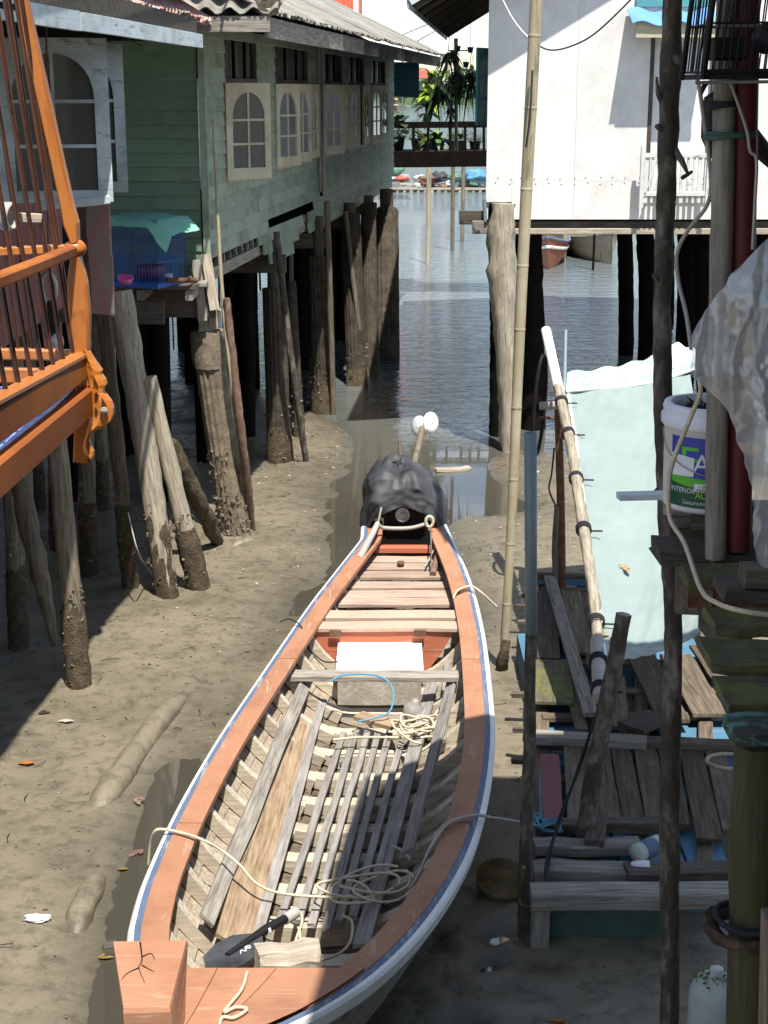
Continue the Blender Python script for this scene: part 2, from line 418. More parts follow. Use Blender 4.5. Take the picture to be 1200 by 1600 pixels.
def plastic_sheet():
    t = NT('clouded plastic sheet'); v = t.coord((1, 1, 1), False)
    tr = t.n('ShaderNodeBsdfTransparent'); tr.inputs[0].default_value = (.92, .95, .96, 1)
    df = t.n('ShaderNodeBsdfDiffuse'); df.inputs[0].default_value = (.80, .82, .82, 1)
    tl = t.n('ShaderNodeBsdfTranslucent'); tl.inputs[0].default_value = (.85, .87, .87, 1)
    gl = t.n('ShaderNodeBsdfGlossy'); gl.inputs['Roughness'].default_value = .24
    a = t.n('ShaderNodeMixShader'); a.inputs[0].default_value = .5
    t.l(df.outputs[0], a.inputs[1]); t.l(tl.outputs[0], a.inputs[2])
    b = t.n('ShaderNodeMixShader'); f = t.noise(v, 5, 6, .7, .5); rr = t.ramp(f, [(.3, (.28,)*3), (.7, (.66,)*3)])
    t.l(rr, b.inputs[0]); t.l(tr.outputs[0], b.inputs[1]); t.l(a.outputs[0], b.inputs[2])
    c = t.n('ShaderNodeMixShader'); fr = t.n('ShaderNodeFresnel'); fr.inputs[0].default_value = 1.33
    bp = t.n('ShaderNodeBump'); bp.inputs['Strength'].default_value = .5; bp.inputs['Distance'].default_value = .005
    t.l(t.noise(v, 14, 4, .6, 1.0), bp.inputs['Height'])
    for x in (gl, fr, df): t.l(bp.outputs[0], x.inputs['Normal'])
    c.inputs[0].default_value = .17; t.l(b.outputs[0], c.inputs[1]); t.l(gl.outputs[0], c.inputs[2])
    t.l(c.outputs[0], t.out.inputs[0]); return t.m
m_plastic = plastic_sheet()

def mud_mat():
    t = NT('wet tidal mud'); v = t.coord((1, 1, 1), False)
    a = t.noise(v, .9, 7, .62, .4); b = t.noise(v, 9, 9, .7, .3); c = t.noise(v, 55, 4, .6)
    geo = t.n('ShaderNodeNewGeometry'); sx = t.n('ShaderNodeSeparateXYZ'); t.l(geo.outputs['Position'], sx.inputs[0])
    h = t.n('ShaderNodeMapRange'); h.inputs['From Min'].default_value = -.02; h.inputs['From Max'].default_value = .075
    t.l(sx.outputs['Z'], h.inputs['Value'])
    k = t.math('ADD', t.math('MULTIPLY', h.outputs[0], .55), t.math('MULTIPLY', a, .55))
    col = t.ramp(k, [(.22, (.066, .060, .043)), (.48, (.120, .105, .074)), (.8, (.200, .171, .120))])
    col = t.mix(t.ramp(b, [(.34, (.6,)*3), (.52, (0, 0, 0))]), col, (.055, .047, .034))
    col = t.mix(t.ramp(c, [(.70, (0, 0, 0)), (.78, (.22,)*3)]), col, (.26, .22, .155))
    vo = t.n('ShaderNodeTexVoronoi'); vo.inputs['Scale'].default_value = 7.5; t.l(v, vo.inputs['Vector'])
    col = t.mix(t.ramp(vo.outputs['Distance'], [(.05, (.9,)*3), (.085, (0, 0, 0))]), col, (.02, .017, .012))
    ro = t.ramp(t.math('ADD', t.math('MULTIPLY', k, .6), t.math('MULTIPLY', b, .5)), [(.38, (.08,)*3), (.70, (.40,)*3)])
    t.bump(t.math('ADD', b, t.math('MULTIPLY', c, .08)), .5, .03)
    return t.fin(col, ro, .45)
m_mud = mud_mat()

def water_mat():
    t = NT('tidal water'); v = t.coord((1, 1, 1), False)
    mp = t.n('ShaderNodeMapping'); mp.inputs['Scale'].default_value = (1.1, 2.6, 1)
    t.l(v, mp.inputs[0])
    w1 = t.noise(mp.outputs[0], 1.5, 4, .55, .5); w2 = t.noise(mp.outputs[0], 6.0, 3, .5, .3)
    sx = t.n('ShaderNodeSeparateXYZ'); t.l(v, sx.inputs[0])
    am = t.n('ShaderNodeMapRange'); am.inputs['From Min'].default_value = 18.0; am.inputs['From Max'].default_value = 21.5
    am.inputs['To Min'].default_value = .012; am.inputs['To Max'].default_value = 1.0
    t.l(sx.outputs['Y'], am.inputs['Value'])
    h = t.math('MULTIPLY', t.math('ADD', w1, t.math('MULTIPLY', w2, .33)), am.outputs[0])
    bp = t.n('ShaderNodeBump'); bp.inputs['Strength'].default_value = 1.0; bp.inputs['Distance'].default_value = .042
    t.l(h, bp.inputs['Height'])
    tr = t.n('ShaderNodeBsdfTransparent'); tr.inputs[0].default_value = (.80, .79, .70, 1)
    df = t.n('ShaderNodeBsdfDiffuse'); df.inputs[0].default_value = (.25, .275, .265, 1)
    dm = t.n('ShaderNodeMapRange'); dm.inputs['From Min'].default_value = 15; dm.inputs['From Max'].default_value = 24
    dm.inputs['To Min'].default_value = .38; dm.inputs['To Max'].default_value = .96; t.l(sx.outputs['Y'], dm.inputs['Value'])
    bc_ = t.ramp(dm.outputs[0], [(.45, (.165, .153, .115)), (.95, (.15, .18, .185))]); t.l(bc_, df.inputs[0])  # pale far body colour stands in for sky glare on the water
    body = t.n('ShaderNodeMixShader'); t.l(dm.outputs[0], body.inputs[0]); t.l(tr.outputs[0], body.inputs[1]); t.l(df.outputs[0], body.inputs[2])
    gl = t.n('ShaderNodeBsdfGlossy'); gl.inputs['Roughness'].default_value = .02
    fr = t.n('ShaderNodeFresnel'); fr.inputs[0].default_value = 3.0
    t.l(bp.outputs[0], gl.inputs['Normal']); t.l(bp.outputs[0], fr.inputs['Normal'])
    mx = t.n('ShaderNodeMixShader'); t.l(fr.outputs[0], mx.inputs[0]); t.l(body.outputs[0], mx.inputs[1]); t.l(gl.outputs[0], mx.inputs[2])
    t.l(mx.outputs[0], t.out.inputs[0]); return t.m
m_water = water_mat()

# ---------------------------------------------------------------- mud and water
def segd(p, pts):
    best = 9e9
    for a, b in zip(pts, pts[1:]):
        ab = b-a; t = max(0, min(1, (p-a).dot(ab)/ab.length_squared))
        best = min(best, (p-(a+ab*t)).length)
    return best
def flat(px, py): q = at_z(px, py, 0); return V((q.x, q.y))
CHAN = [flat(*p) for p in ((690, 640), (650, 690), (610, 760), (600, 830), (620, 950))]
CHAN2 = [flat(*p) for p in ((640, 700), (720, 750), (770, 790))]
WETL = [flat(*p) for p in ((470, 930), (420, 1000), (350, 1100), (280, 1230))]
PUDD = [flat(*p) for p in ((285, 1215), (250, 1290), (212, 1385), (190, 1500), (168, 1620))]
PUD2 = [flat(*p) for p in ((790, 1440), (760, 1530), (720, 1600))]
PBASE = [tuple(flat(*p)) for p in ((125, 1078), (205, 918), (262, 934), (312, 922), (370, 842), (346, 850), (437, 725), (479, 727), (505, 645), (796, 700), (786, 1052))]
def mud_h(x, y):
    p = V((x, y)); q = V((x, y, 0))
    n1 = noise.noise(q*.55); n2 = noise.noise(q*2.1+V((7, 3, 1))); n3 = noise.noise(q*6.5)
    h = .055+.022*n1+.018*n2+.013*n3
    if y < 22:
        n4 = noise.noise(q*17); h += .010*n4+.010*max(0, noise.noise(q*3.7+V((2, 9, 4)))-.15)*max(0, n4+.3)
    if y > 9:
        h -= .15*math.exp(-(segd(p, CHAN)/(.60+.24*n2+.08*n3))**2)
        h -= .11*math.exp(-(segd(p, CHAN2)/.40)**2)
    if y < 14: h -= .036*math.exp(-(segd(p, WETL)/.30)**2)
    if y < 14: h -= .072*math.exp(-(segd(p, PUDD)/max(.08, .23+.14*n1+.16*n2+.07*n3))**2)
    if y < 8: h -= .115*max(0, .55*n2+.9*n3+.08)*math.exp(-(segd(p, PUD2)/.5)**2)
    for bx_, by_ in PBASE:
        dd = (x-bx_)**2+(y-by_)**2
        if dd < .3: h += .045*math.exp(-dd/.035)-.028*math.exp(-dd/.12)
    edge = interp([(-8, 25), (-2, 23), (-.6, 20.2), (.1, 18.2), (.9, 18.1), (1.6, 18.8), (3, 17.8), (5, 17)], x)
    h -= 1.5*smooth(edge-2.2, edge+9, y)**1.15*1.0
    return h
def steps(a, b, s0, s1):
    out = [a]
    while out[-1] < b: out.append(out[-1]+lerp(s0, s1, smooth(a, b, out[-1])))
    return out
xs = [-60, -30, -18, -12, -9, -7.5, -6.5, -5.6, -5, -4.5, -4.1]+[-3.8+.065*i for i in range(100)]+[2.8, 3, 3.3, 3.7, 4.2, 5, 6, 8, 12, 20, 40, 60]
ys = [-6, -3, -1, 1, 2.5, 3.5]+steps(4.0, 24, .05, .13)+[25, 26.5, 28, 30, 35, 45, 70, 120, 250, 600, 1500]
mb = MB(); nx = len(xs)
vsl = [V((x, y, mud_h(x, y) if y < 60 else -1.4)) for y in ys for x in xs]
mb.add(vsl, [(j*nx+i, j*nx+i+1, (j+1)*nx+i+1, (j+1)*nx+i) for j in range(len(ys)-1) for i in range(nx-1)], True)
mud = mb.obj('mud', m_mud, None, Matrix()); mud['kind'] = 'structure'
mb = MB()
wx = [-1500, -200, -40, -10, 0, 10, 40, 200, 1500]; wy = [-6, 5, 12, 20, 30, 50, 120, 500, 1500]
mb.add([V((x, y, 0)) for y in wy for x in wx], [(j*9+i, j*9+i+1, j*9+i+10, j*9+i+9) for j in range(8) for i in range(8)])
water = mb.obj('water', m_water, None, Matrix()); water['kind'] = 'structure'
def gz(x, y): return mud_h(x, y)

# ---------------------------------------------------------------- window sash, shared by the houses
def sash(name, parent, mf, mg, m, w=.52, h=.89, st=.075, top=.085, bot=.11, th=.03, label=None):
    """upright sash in local u (x), depth (y), v (z): stiles, rails, arched head, muntins; six panes as sub-parts"""
    mb = MB()
    def bx(u0, u1, v0, v1, t=th, c=.08): mb.box(m @ V((u0, 0, (v0+v1)/2)), m @ V((u1, 0, (v0+v1)/2)), v1-v0, t, m.to_3x3() @ V((0, 1, 0)), c)
    spring = h*.62; arch_h = h-top-spring; cx = w/2; rx = w/2-st
    bx(0, w, 0, bot); bx(0, st, bot, h, th+.002); bx(w-st, w, bot, h, th+.002)
    K = 14; A = []; B = []
    for i in range(K+1):
        a = math.pi*i/K; u = cx-rx*math.cos(a)
        A.append((u, spring+arch_h*math.sin(a)**.85)); B.append((u, h))
    for s_ in (-1, 1):
        y = s_*th/2
        pv = [m @ V((u, y, v)) for u, v in A]+[m @ V((u, y, v)) for u, v in B]
        mb.add(pv, [(i, i+1, K+2+i, K+1+i) if s_ < 0 else (i+1, i, K+1+i, K+2+i) for i in range(K)])
    pv = [m @ V((u, y, v)) for y in (-th/2, th/2) for u, v in A]
    mb.add(pv, [(i, K+1+i, K+2+i, i+1) for i in range(K)])
    mb.add([m @ V((u, y, h)) for y in (-th/2, th/2) for u in (st, w-st)], [(0, 1, 3, 2)])
    mt = .022; v1 = bot+(spring-bot)*.5; v2 = spring
    bx(cx-mt/2, cx+mt/2, bot, spring+arch_h+.01, th*.8)
    bx(st, w-st, v1-mt/2, v1+mt/2, th*.85); bx(st, w-st, v2-mt/2, v2+mt/2, th*.85)
    o = mb.obj(name, mf, parent, m)
    if label: o['label'] = label
    for c0, c1 in ((st, cx-mt/2), (cx+mt/2, w-st)):
        for r0, r1 in ((bot, v1-mt/2), (v1+mt/2, v2-mt/2)):
            MB().prism([m @ V(p) for p in ((c0, -.003, r0), (c1, -.003, r0), (c1, -.003, r1), (c0, -.003, r1))], m.to_3x3() @ V((0, .006, 0))).obj('pane', mg, o, m)
        arc = [(u, v) for u, v in A if c0-1e-6 <= u <= c1+1e-6 and v > v2+mt/2]
        if c1 < cx: poly = [(c0, v2+mt/2)]+arc+[(c1, spring+arch_h), (c1, v2+mt/2)]
        else: poly = [(c0, v2+mt/2), (c0, spring+arch_h)]+arc+[(c1, v2+mt/2)]
        MB().prism([m @ V((u, -.003, v)) for u, v in poly][::-1], m.to_3x3() @ V((0, .006, 0))).obj('pane', mg, o, m)
    return o
def upright(p, udir):                                   # frame with x along udir, z up
    x = V(udir); x.z = 0; x.normalize(); z = V((0, 0, 1)); y = z.cross(x)
    m = Matrix((x, y, z)).transposed().to_4x4(); m.translation = V(p); return m
def corrugated(name, o, along, up, length, run, wave, amp, mat, parent, rows=4, sag=.0, edge=.0, per=6):
    """one corrugated sheet: o corner at the eave, along the eave, up the slope"""
    along, up = V(along).normalized(), V(up).normalized(); nrm = along.cross(up).normalized()
    if nrm.z < 0: nrm = -nrm
    nu = max(4, int(length/wave*per)); ph = rnd(0, 6.28)
    offs = [rnd(-edge, edge) for _ in range(nu+2)]
    def f(u, v):
        s_ = u*length; z = amp*math.sin(2*math.pi*s_/wave)
        e = offs[int(u*nu+.5)]*(1-v)
        return V(o)+along*s_+up*(v*run+e)+nrm*(z+sag*math.sin(ph+s_*3)*(1-v)+.006*noise.noise(V((s_*3, v*4, ph))))
    mb = MB(); mb.grid(f, nu, rows)
    mb.grid(lambda u, v: f(u, v)-nrm*.008, nu, rows)
    # closed eave edge, so that the sheet shows its thickness
    vs_ = []
    for i in range(nu+1): a = f(i/nu, 0); vs_ += [a, a-nrm*.008]
    mb.add(vs_, [(2*i, 2*i+2, 2*i+3, 2*i+1) for i in range(nu)])
    return mb.obj(name, mat, parent, frame(o, V(o)+along, nrm))
# ---------------------------------------------------------------- green stilt house on the left
D = V((.119, 1, 0)).normalized(); N = V((1, -.119, 0)).normalized()
W0 = V((-1.635, 14.2, 0))                               # corner of front wall and channel wall
ZF, ZT = 2.69, 4.86
gh = thing('stilt_house', 'green boarded stilt house with grey corrugated roof and a row of cream arched windows', 'house', (-3.2, 20, 0))
def wp(s_, out=0, z=0): return W0+D*s_+N*out+V((0, 0, z))
def s_of_px(px, py=250):                                # distance along the wall seen in a pixel column
    lo, hi = -2, 17
    for _ in range(40):
        mid = (lo+hi)/2
        if to_px(wp(mid, 0, 4.0))[0] < px: lo = mid
        else: hi = mid
    return lo
WL = 15.2
OPEN = [(s_of_px(349), s_of_px(400)), (s_of_px(428), s_of_px(480)), (s_of_px(501), s_of_px(533)), (s_of_px(541), s_of_px(567)), (s_of_px(577), s_of_px(600))]
BH = .131
nb = int((ZT-ZF)/BH)+1
for i in range(nb):
    z = ZF+i*BH
    spans = [(0, WL)]
    if 3.33 < z+BH/2 < 4.66:
        spans = []; c = 0
        for a, b in OPEN: spans.append((c, a)); c = b
        spans.append((c, WL))
    for a, b in spans:
        cuts = [a]
        while b-cuts[-1] > 4.2: cuts.append(cuts[-1]+rnd(2.2, 3.8))
        cuts.append(b)
        for j, (u, w_) in enumerate(zip(cuts, cuts[1:])):
            if w_-u < .06: continue
            if i == 0 and j == 1: continue               # lost lowest board
            if i == 1 and j == 2: u += .35
            p0, p1 = wp(u+.003, .012+rnd(0, .004), z+BH/2), wp(w_-.003, .012+rnd(0, .006), z+BH/2+rnd(-.006, .004))
            plank('board', p0, p1, BH*1.04, .018, m_green, gh, up=N+V((0, 0, .13)), seg=3, jit=.0015, ch=.12)
# second, lower run of boards hung below the floor further along the wall
for i in range(3):
    a0 = 2.2+.3*i+rnd(0, .2)
    plank('board', wp(a0, .012, ZF-BH*(i+.5)+.03), wp(5.2-.35*i, .012, ZF-BH*(i+.5)), BH*1.04, .018, m_green, gh, up=N+V((0, 0, .13)), seg=3)
    if i < 2: plank('board', wp(5.6, .012, ZF-BH*(i+.5)), wp(WL-.3, .012, ZF-BH*(i+.5)+.02), BH*1.04, .018, m_green, gh, up=N+V((0, 0, .13)), seg=3)
# front wall, facing the camera
FW = 1.15
for i in range(int((ZT-2.52)/.125)+1):
    z = 2.52+i*.125
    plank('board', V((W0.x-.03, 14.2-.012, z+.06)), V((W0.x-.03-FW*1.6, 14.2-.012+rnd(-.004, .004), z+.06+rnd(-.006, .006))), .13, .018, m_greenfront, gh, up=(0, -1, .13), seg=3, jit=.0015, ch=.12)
plank('corner_post', wp(-.012, .018, 2.40), wp(-.02, .018, ZT), .065, .06, m_green, gh, up=(0, -1, 0), seg=4)
# inner shell, coloured near black for the unlit room: floor, ceiling, back walls
def slab(name, pts, vec, mat, parent): return MB().prism(pts, vec).obj(name, mat, parent)
slab('floor_slab', [wp(0, -.05, 2.60), wp(WL, -.05, 2.60), wp(WL, -4.6, 2.60), wp(0, -4.6, 2.60)], (0, 0, .06), m_dark, gh)
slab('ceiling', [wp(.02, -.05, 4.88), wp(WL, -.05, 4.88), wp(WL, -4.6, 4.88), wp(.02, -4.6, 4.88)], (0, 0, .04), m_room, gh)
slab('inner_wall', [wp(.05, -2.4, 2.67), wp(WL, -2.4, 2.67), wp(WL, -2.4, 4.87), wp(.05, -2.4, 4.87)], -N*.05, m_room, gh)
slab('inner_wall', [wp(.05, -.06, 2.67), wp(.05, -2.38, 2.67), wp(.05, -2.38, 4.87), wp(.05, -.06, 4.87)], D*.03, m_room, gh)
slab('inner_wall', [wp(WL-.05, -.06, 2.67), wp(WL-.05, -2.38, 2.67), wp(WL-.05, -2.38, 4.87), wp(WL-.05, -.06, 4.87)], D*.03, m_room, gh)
for a, b in OPEN:                                       # sills, heads, transom bars
    plank('window_sill', wp(a-.03, .02, 3.34), wp(b+.03, .02, 3.34), .035, .07, m_cream, gh, up=N)
    plank('transom_rail', wp(a-.02, .0, 4.275), wp(b+.02, .0, 4.275), .05, .04, m_greydk, gh, up=N)
    k = 3
    for j in range(1, k): plank('transom_bar', wp(lerp(a, b, j/k), -.004, 4.30), wp(lerp(a, b, j/k), -.004, 4.67), .03, .03, m_dark, gh, up=N)
    slab('transom_panel', [wp(a, -.045, 4.30), wp(b, -.045, 4.30), wp(b, -.045, 4.67), wp(a, -.045, 4.67)], -N*.02, m_transom, gh)
    for e in (a, b): plank('window_jamb', wp(e, -.01, 3.33), wp(e, -.01, 4.67), .04, .05, m_greydk, gh, up=N)
SW = .54
for hp, fp in [(347, 422), (426, 468), (455, 486), (477, 498), (501, 537), (527, 546), (541, 562), (564, 578), (577, 597), (590, 606)]:
    h0 = wp(s_of_px(hp), .03, 3.355); best = None
    for k in range(4, 86):
        a = R(k); q = h0+(D*math.cos(a)+N*math.sin(a))*SW
        e = abs(to_px(q+V((0, 0, .4)))[0]-fp)
        if best is None or e < best[0]: best = (e, q)
    sash('window', gh, m_cream, m_glass, upright(h0, best[1]-h0), SW, .90)
MB().grid(lambda u, v: wp(s_of_px(349)+.1+u*1.1, -.5+.03*math.sin(u*26), 3.2+v*1.1), 40, 2).obj('curtain', m_curtain, gh)
# beam, joists and lattice below the floor
plank('floor_beam', wp(-.1, -.10, 2.50), wp(WL, -.10, 2.50), .10, .14, m_grey, gh, up=N, seg=4)
for s_ in [x*.28+.3 for x in range(50)]:
    plank('joist_end', wp(s_, -.35, 2.61), wp(s_, -.015, 2.61), .05, .10, m_grey, gh)
plank('lattice_rail', wp(.0, .0, 2.565), wp(2.4, .0, 2.555), .05, .03, m_grey, gh, up=N)
plank('floor_beam', V((-1.55, 14.13, 2.30)), V((-4.2, 14.13, 2.32)), .26, .09, m_greydk, gh, up=(0, -1, 0), seg=3)
plank('ledge_plank', V((-1.60, 13.98, 2.50)), V((-3.0, 13.98, 2.50)), .24, .035, m_grey, gh)
plank('ledge_plank', V((-1.66, 13.70, 2.505)), V((-3.0, 13.70, 2.505)), .24, .035, m_greydk, gh)
plank('ledge_beam', V((-1.95, 13.62, 2.28)), V((-2.9, 13.62, 2.30)), .20, .07, m_greydk, gh, up=(0, -1, 0))
for x in (-1.72, -2.15): plank('ledge_bracket', V((x, 13.6, 2.44)), V((x, 14.1, 2.44)), .07, .09, m_grey, gh)
# roof: channel slope in sheets, front hip, fascia and cement hip ridge
E0 = V((-.93, 13.42, 4.75)); pit = math.tan(R(25))
UPC = (-N+V((0, 0, pit))).normalized()
L = 17.4; ns = 16
for i in range(ns):
    a = L*i/ns; run = min(3.4, 1.2+a*1.1)
    corrugated('roof_sheet', E0+D*a+N*rnd(-.02, .02)+V((0, 0, .07+.006*(i % 2))), D, UPC, L/ns+.05, 3.2, .098, .017, m_cement, gh, 4, .004, .015)
plank('fascia', E0+D*.03-N*.06+V((0, 0, -.05)), E0+D*6.2-N*.06+V((0, 0, -.06)), .17, .03, m_grey, gh, up=N, seg=5)
plank('fascia', E0+D*6.22-N*.06+V((0, 0, -.06)), E0+D*L-N*.06+V((0, 0, -.05)), .18, .03, m_greydk, gh, up=N, seg=5)
FU = V((0, 1, pit)).normalized()
for i in range(4):
    corrugated('roof_sheet', E0+V((-1.02*(i+1)+.02, -.04+rnd(-.03, .03), .075+.006*(i % 2))), (1, 0, 0), FU, 1.05, 2.6, .20, .030, m_cement, gh, 4, .004, .012, 10)
plank('fascia', E0+V((-.02, -.0, -.03)), E0+V((-4.2, 0, -.03)), .13, .03, m_grey, gh, up=(0, -1, 0), seg=4)
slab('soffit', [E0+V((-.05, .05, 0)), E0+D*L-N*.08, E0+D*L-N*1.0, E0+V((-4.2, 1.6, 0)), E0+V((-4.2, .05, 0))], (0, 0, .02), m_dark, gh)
slab('gable_fill', [wp(.2, -.2, 4.93), wp(WL, -.2, 4.93), wp(WL, -2.9, 6.1), wp(2.5, -2.9, 6.1)], V((0, 0, .02)), m_dark, gh)
hp = [E0+V((-.02, .02, .12)), E0+V((-.35, .45, .30)), E0+V((-.8, .95, .56)), E0+V((-1.5, 1.7, .98))]
log('ridge_cap', hp, [.10, .13, .12, .10], m_conc, gh, 10, 24, .16, 3)
# downpipe strips between the windows
for s_ in (s_of_px(492), s_of_px(498)): log('downpipe', [wp(s_, .06, 4.7), wp(s_, .06, 2.9)], .022, m_grey, gh, 6, 6, .02)
# teal panel under the far eave, dark posts
slab('teal_panel', [at_y(606, 150, 30.0), at_y(655, 153, 30.3), at_y(655, 97, 30.3), at_y(606, 97, 30.0)], (0, .05, 0), m_teal, gh)
# piles: fluted concrete along the channel
def barnacles(b, t, r, parent, n=90, lo=.05, hi=.42):
    mb = MB(); ax_ = frame(b, t)
    for i in range(n):
        f = lo+(hi-lo)*rnd(0, 1)**1.5; a = rnd(0, 6.28); p = lerp(b, t, f)+(ax_.to_3x3() @ V((0, math.cos(a), math.sin(a))))*r*1.03; s_ = rnd(.010, .028)
        mb.add([p+V((rnd(-1, 1), rnd(-1, 1), rnd(-1, 1)))*s_ for _ in range(5)], [(0, 1, 2), (0, 2, 3), (0, 3, 4), (0, 4, 1), (1, 3, 2), (1, 4, 3)])
    o = mb.obj('barnacles', m_shellmud, parent); o['kind'] = 'stuff'
def fluted(bpx, bpy, tpx, tpy, Y, r, mat, n=18, crust=True):
    b = at_z(bpx, bpy, .0); t = at_y(tpx, tpy, Y); b.z = -.6*0+gz(b.x, b.y)-.25
    P = [lerp(b, t, i/n) for i in range(n+1)]
    o = MB().tube(P, r, 64, .02, True, True, .085, 1.0, 4, 16).obj('pile', mat, gh, frame(b, t, (0, -1, .01)))
    return b, t, o
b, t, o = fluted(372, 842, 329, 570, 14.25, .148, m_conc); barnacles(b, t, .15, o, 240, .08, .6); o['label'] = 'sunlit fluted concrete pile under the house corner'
barnacles(b, t, .148, o, 260, .05, .35)
MB().tube([t+V((0, 0, -.02)), t+V((0, 0, .10)), t+V((-.01, 0, .32))], [.155, .17, .155], 16, .14, True, True, 0, 5, 9).obj('pile_cap', m_conc, o)
plank('packing_post', t+V((-.03, 0, .30)), t+V((-.05, .02, .66)), .13, .10, m_pale, gh, up=(0, -1, 0), seg=4, jit=.012)
plank('packing_block', t+V((.05, -.03, .36)), t+V((.06, -.03, .52)), .10, .09, m_pale, gh, up=(0, -1, 0), seg=2, jit=.006)
plank('packing_board', V((-1.55, 14.05, 2.25)), V((-1.62, 14.1, 2.75)), .09, .03, m_pale, gh, up=(0, -1, 0), seg=3)
plank('packing_board', V((-1.66, 14.04, 2.15)), V((-1.71, 14.1, 2.70)), .08, .03, m_grey, gh, up=(0, -1, 0), seg=3)
for bx_, by_, tx_, ty_, Y, r in [(437, 725, 428, 450, 17.4, .135), (505, 645, 497, 400, 20.3, .14), (561, 604, 547, 335, 22.8, .15), (583, 590, 575, 320, 24.4, .12), (606, 575, 604, 330, 26.0, .20), (470, 690, 455, 440, 18.9, .06)]:
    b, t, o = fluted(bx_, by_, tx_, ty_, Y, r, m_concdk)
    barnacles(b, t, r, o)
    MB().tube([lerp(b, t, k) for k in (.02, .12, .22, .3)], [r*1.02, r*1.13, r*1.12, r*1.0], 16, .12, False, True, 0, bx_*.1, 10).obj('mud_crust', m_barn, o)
    log('pile_head', [t+V((0, 0, -.1)), t+V((0, 0, 2.6-t.z))], r*.55, m_greydk, gh, 8, 4, .05)
plank('cross_head', wp(.2, -.9, 2.32), wp(3.5, .12, 2.30), .2, .12, m_greydk, gh, up=(0, 0, 1)) if False else None
for s_, z in ((3.2, 2.30), (6.2, 2.28), (9.0, 2.3), (11.5, 2.3)):
    plank('cross_head', wp(s_, -2.6, z), wp(s_-.04, .16, z+.01), .12, .20, m_greydk, gh)
    plank('cross_block', wp(s_+.0, -.14, z+.16), wp(s_, .10, z+.16), .12, .12, m_greydk, gh)
for x in (-2.6, -3.6, -4.8, -6.2):
    for y in (15.2, 17.6, 19.8, 22.3, 25, 28):
        px_, py_ = x+.119*(y-14.2)+rnd(-.25, .25), y+rnd(-.5, .5)
        log('pile', [V((px_, py_, -1)), V((px_+rnd(-.06, .06), py_, 2.6))], rnd(.09, .14), m_dark, gh, 10, 8, .06)
for i in range(46):                                      # near-black boards added to stand for the shade under the floor, with gaps
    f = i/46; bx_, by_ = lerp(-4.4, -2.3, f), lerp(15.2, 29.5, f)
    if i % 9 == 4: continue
    plank('shade_board', V((bx_, by_, .25+rnd(-.2, .3))), V((bx_+rnd(-.03, .03), by_, 2.62)), .30, .02, m_dark, gh, up=(1, .15, 0))
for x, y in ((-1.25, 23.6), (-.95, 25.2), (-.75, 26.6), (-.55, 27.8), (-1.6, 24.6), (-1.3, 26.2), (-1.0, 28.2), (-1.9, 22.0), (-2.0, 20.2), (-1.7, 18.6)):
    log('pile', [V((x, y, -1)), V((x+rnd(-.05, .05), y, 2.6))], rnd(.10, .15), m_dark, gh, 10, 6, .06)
slab('shade_backing', [V((-8.2, 13, .5)), V((-6.2, 30, .5)), V((-6.2, 30, 2.6)), V((-8.2, 13, 2.6))], (-.05, 0, 0), m_dark, gh)  # dark sheet added to close off the view and deepen the under-floor shade

# ---------------------------------------------------------------- near house on the left
nh = thing('stilt_house', 'shabby maroon stilt house at the left edge with pale blue opened shutters and fascia', 'house', (-3.4, 10.5, 0))
f0, f1 = at_z(-30, 8, 4.568), at_z(314, 64, 4.553)
plank('fascia', f0, lerp(f0, f1, .32), .105, .03, m_paleblue, nh, up=(1, 0, 0), seg=3, ch=.05)
plank('fascia', lerp(f0, f1, .322), f1, .10, .03, m_paleblue, nh, up=(1, 0, 0), seg=4, ch=.05)
slab('fascia_backing', [f0+V((-.03, 0, .05)), f1+V((-.03, 0, .05)), f1+V((-.03, 0, .16)), f0+V((-.03, 0, .2))], (-.02, 0, 0), m_greydk, nh)
r0, r1 = at_z(60, -20, 4.72), at_z(332, 38, 4.72)
al = (r1-r0).normalized(); ur = (V((0, 0, 1)).cross(al)+V((0, 0, .60)))
if ur.x > 0: ur = (-V((0, 0, 1)).cross(al)+V((0, 0, .60)))
tl = (r1-r0).length
for i in range(5): corrugated('roof_sheet', r0+al*(tl*(i/5))+V((0, 0, .02+.006*(i % 2))), al, ur, tl/5+.05, 2.6, .105, .027, m_pinkroof, nh, 4, .004, .02)
corrugated('roof_sheet', r0-al*2.2, al, ur, 2.25, 2.6, .105, .02, m_pinkroof, nh, 4)
slab('ceiling', [f0+V((-.05, -1, -.0)), f1+V((-.05, 0, 0)), f1+V((-4, 0, .0)), f0+V((-4, -1, 0))], (0, 0, .03), m_dark, nh)
NX = -2.42
slab('shade_slab', [V((-1.62, 10.9, 4.92)), V((-1.42, 13.34, 4.92)), V((-5, 13.34, 4.96)), V((-5, 10.9, 4.96))], (0, 0, .03), m_cement, nh)  # slab hidden above the frame, added to shade the pet cage and front wall
slab('inner_wall', [V((NX-.03, 6, 2.7)), V((NX-.06, 12.4, 2.7)), V((NX-.06, 12.4, 4.50)), V((NX-.03, 6, 4.52))], (-.04, 0, 0), m_dark, nh)
y = 6.4
while y < 11.6:
    plank('board', V((NX, y, 2.62)), V((NX, y, 3.52)), .148, .022, m_maroon, nh, up=(1, 0, 0)); y += .152
for y in (9.8, 10.1, 10.4): plank('batten', V((NX+.01, y, 3.55)), V((NX+.01, y, 4.5)), .07, .03, m_paleblue, nh, up=(1, 0, 0))
slab('floor_slab', [V((NX-.05, 4, 2.56)), V((NX-.3, 12.8, 2.56)), V((-6, 12.8, 2.56)), V((-6, 4, 2.56))], (0, 0, .06), m_dark, nh)
plank('floor_beam', V((NX-.5, 5, 2.48)), V((NX-.5, 13.4, 2.48)), .12, .15, m_greydk, nh, up=(1, 0, 0))
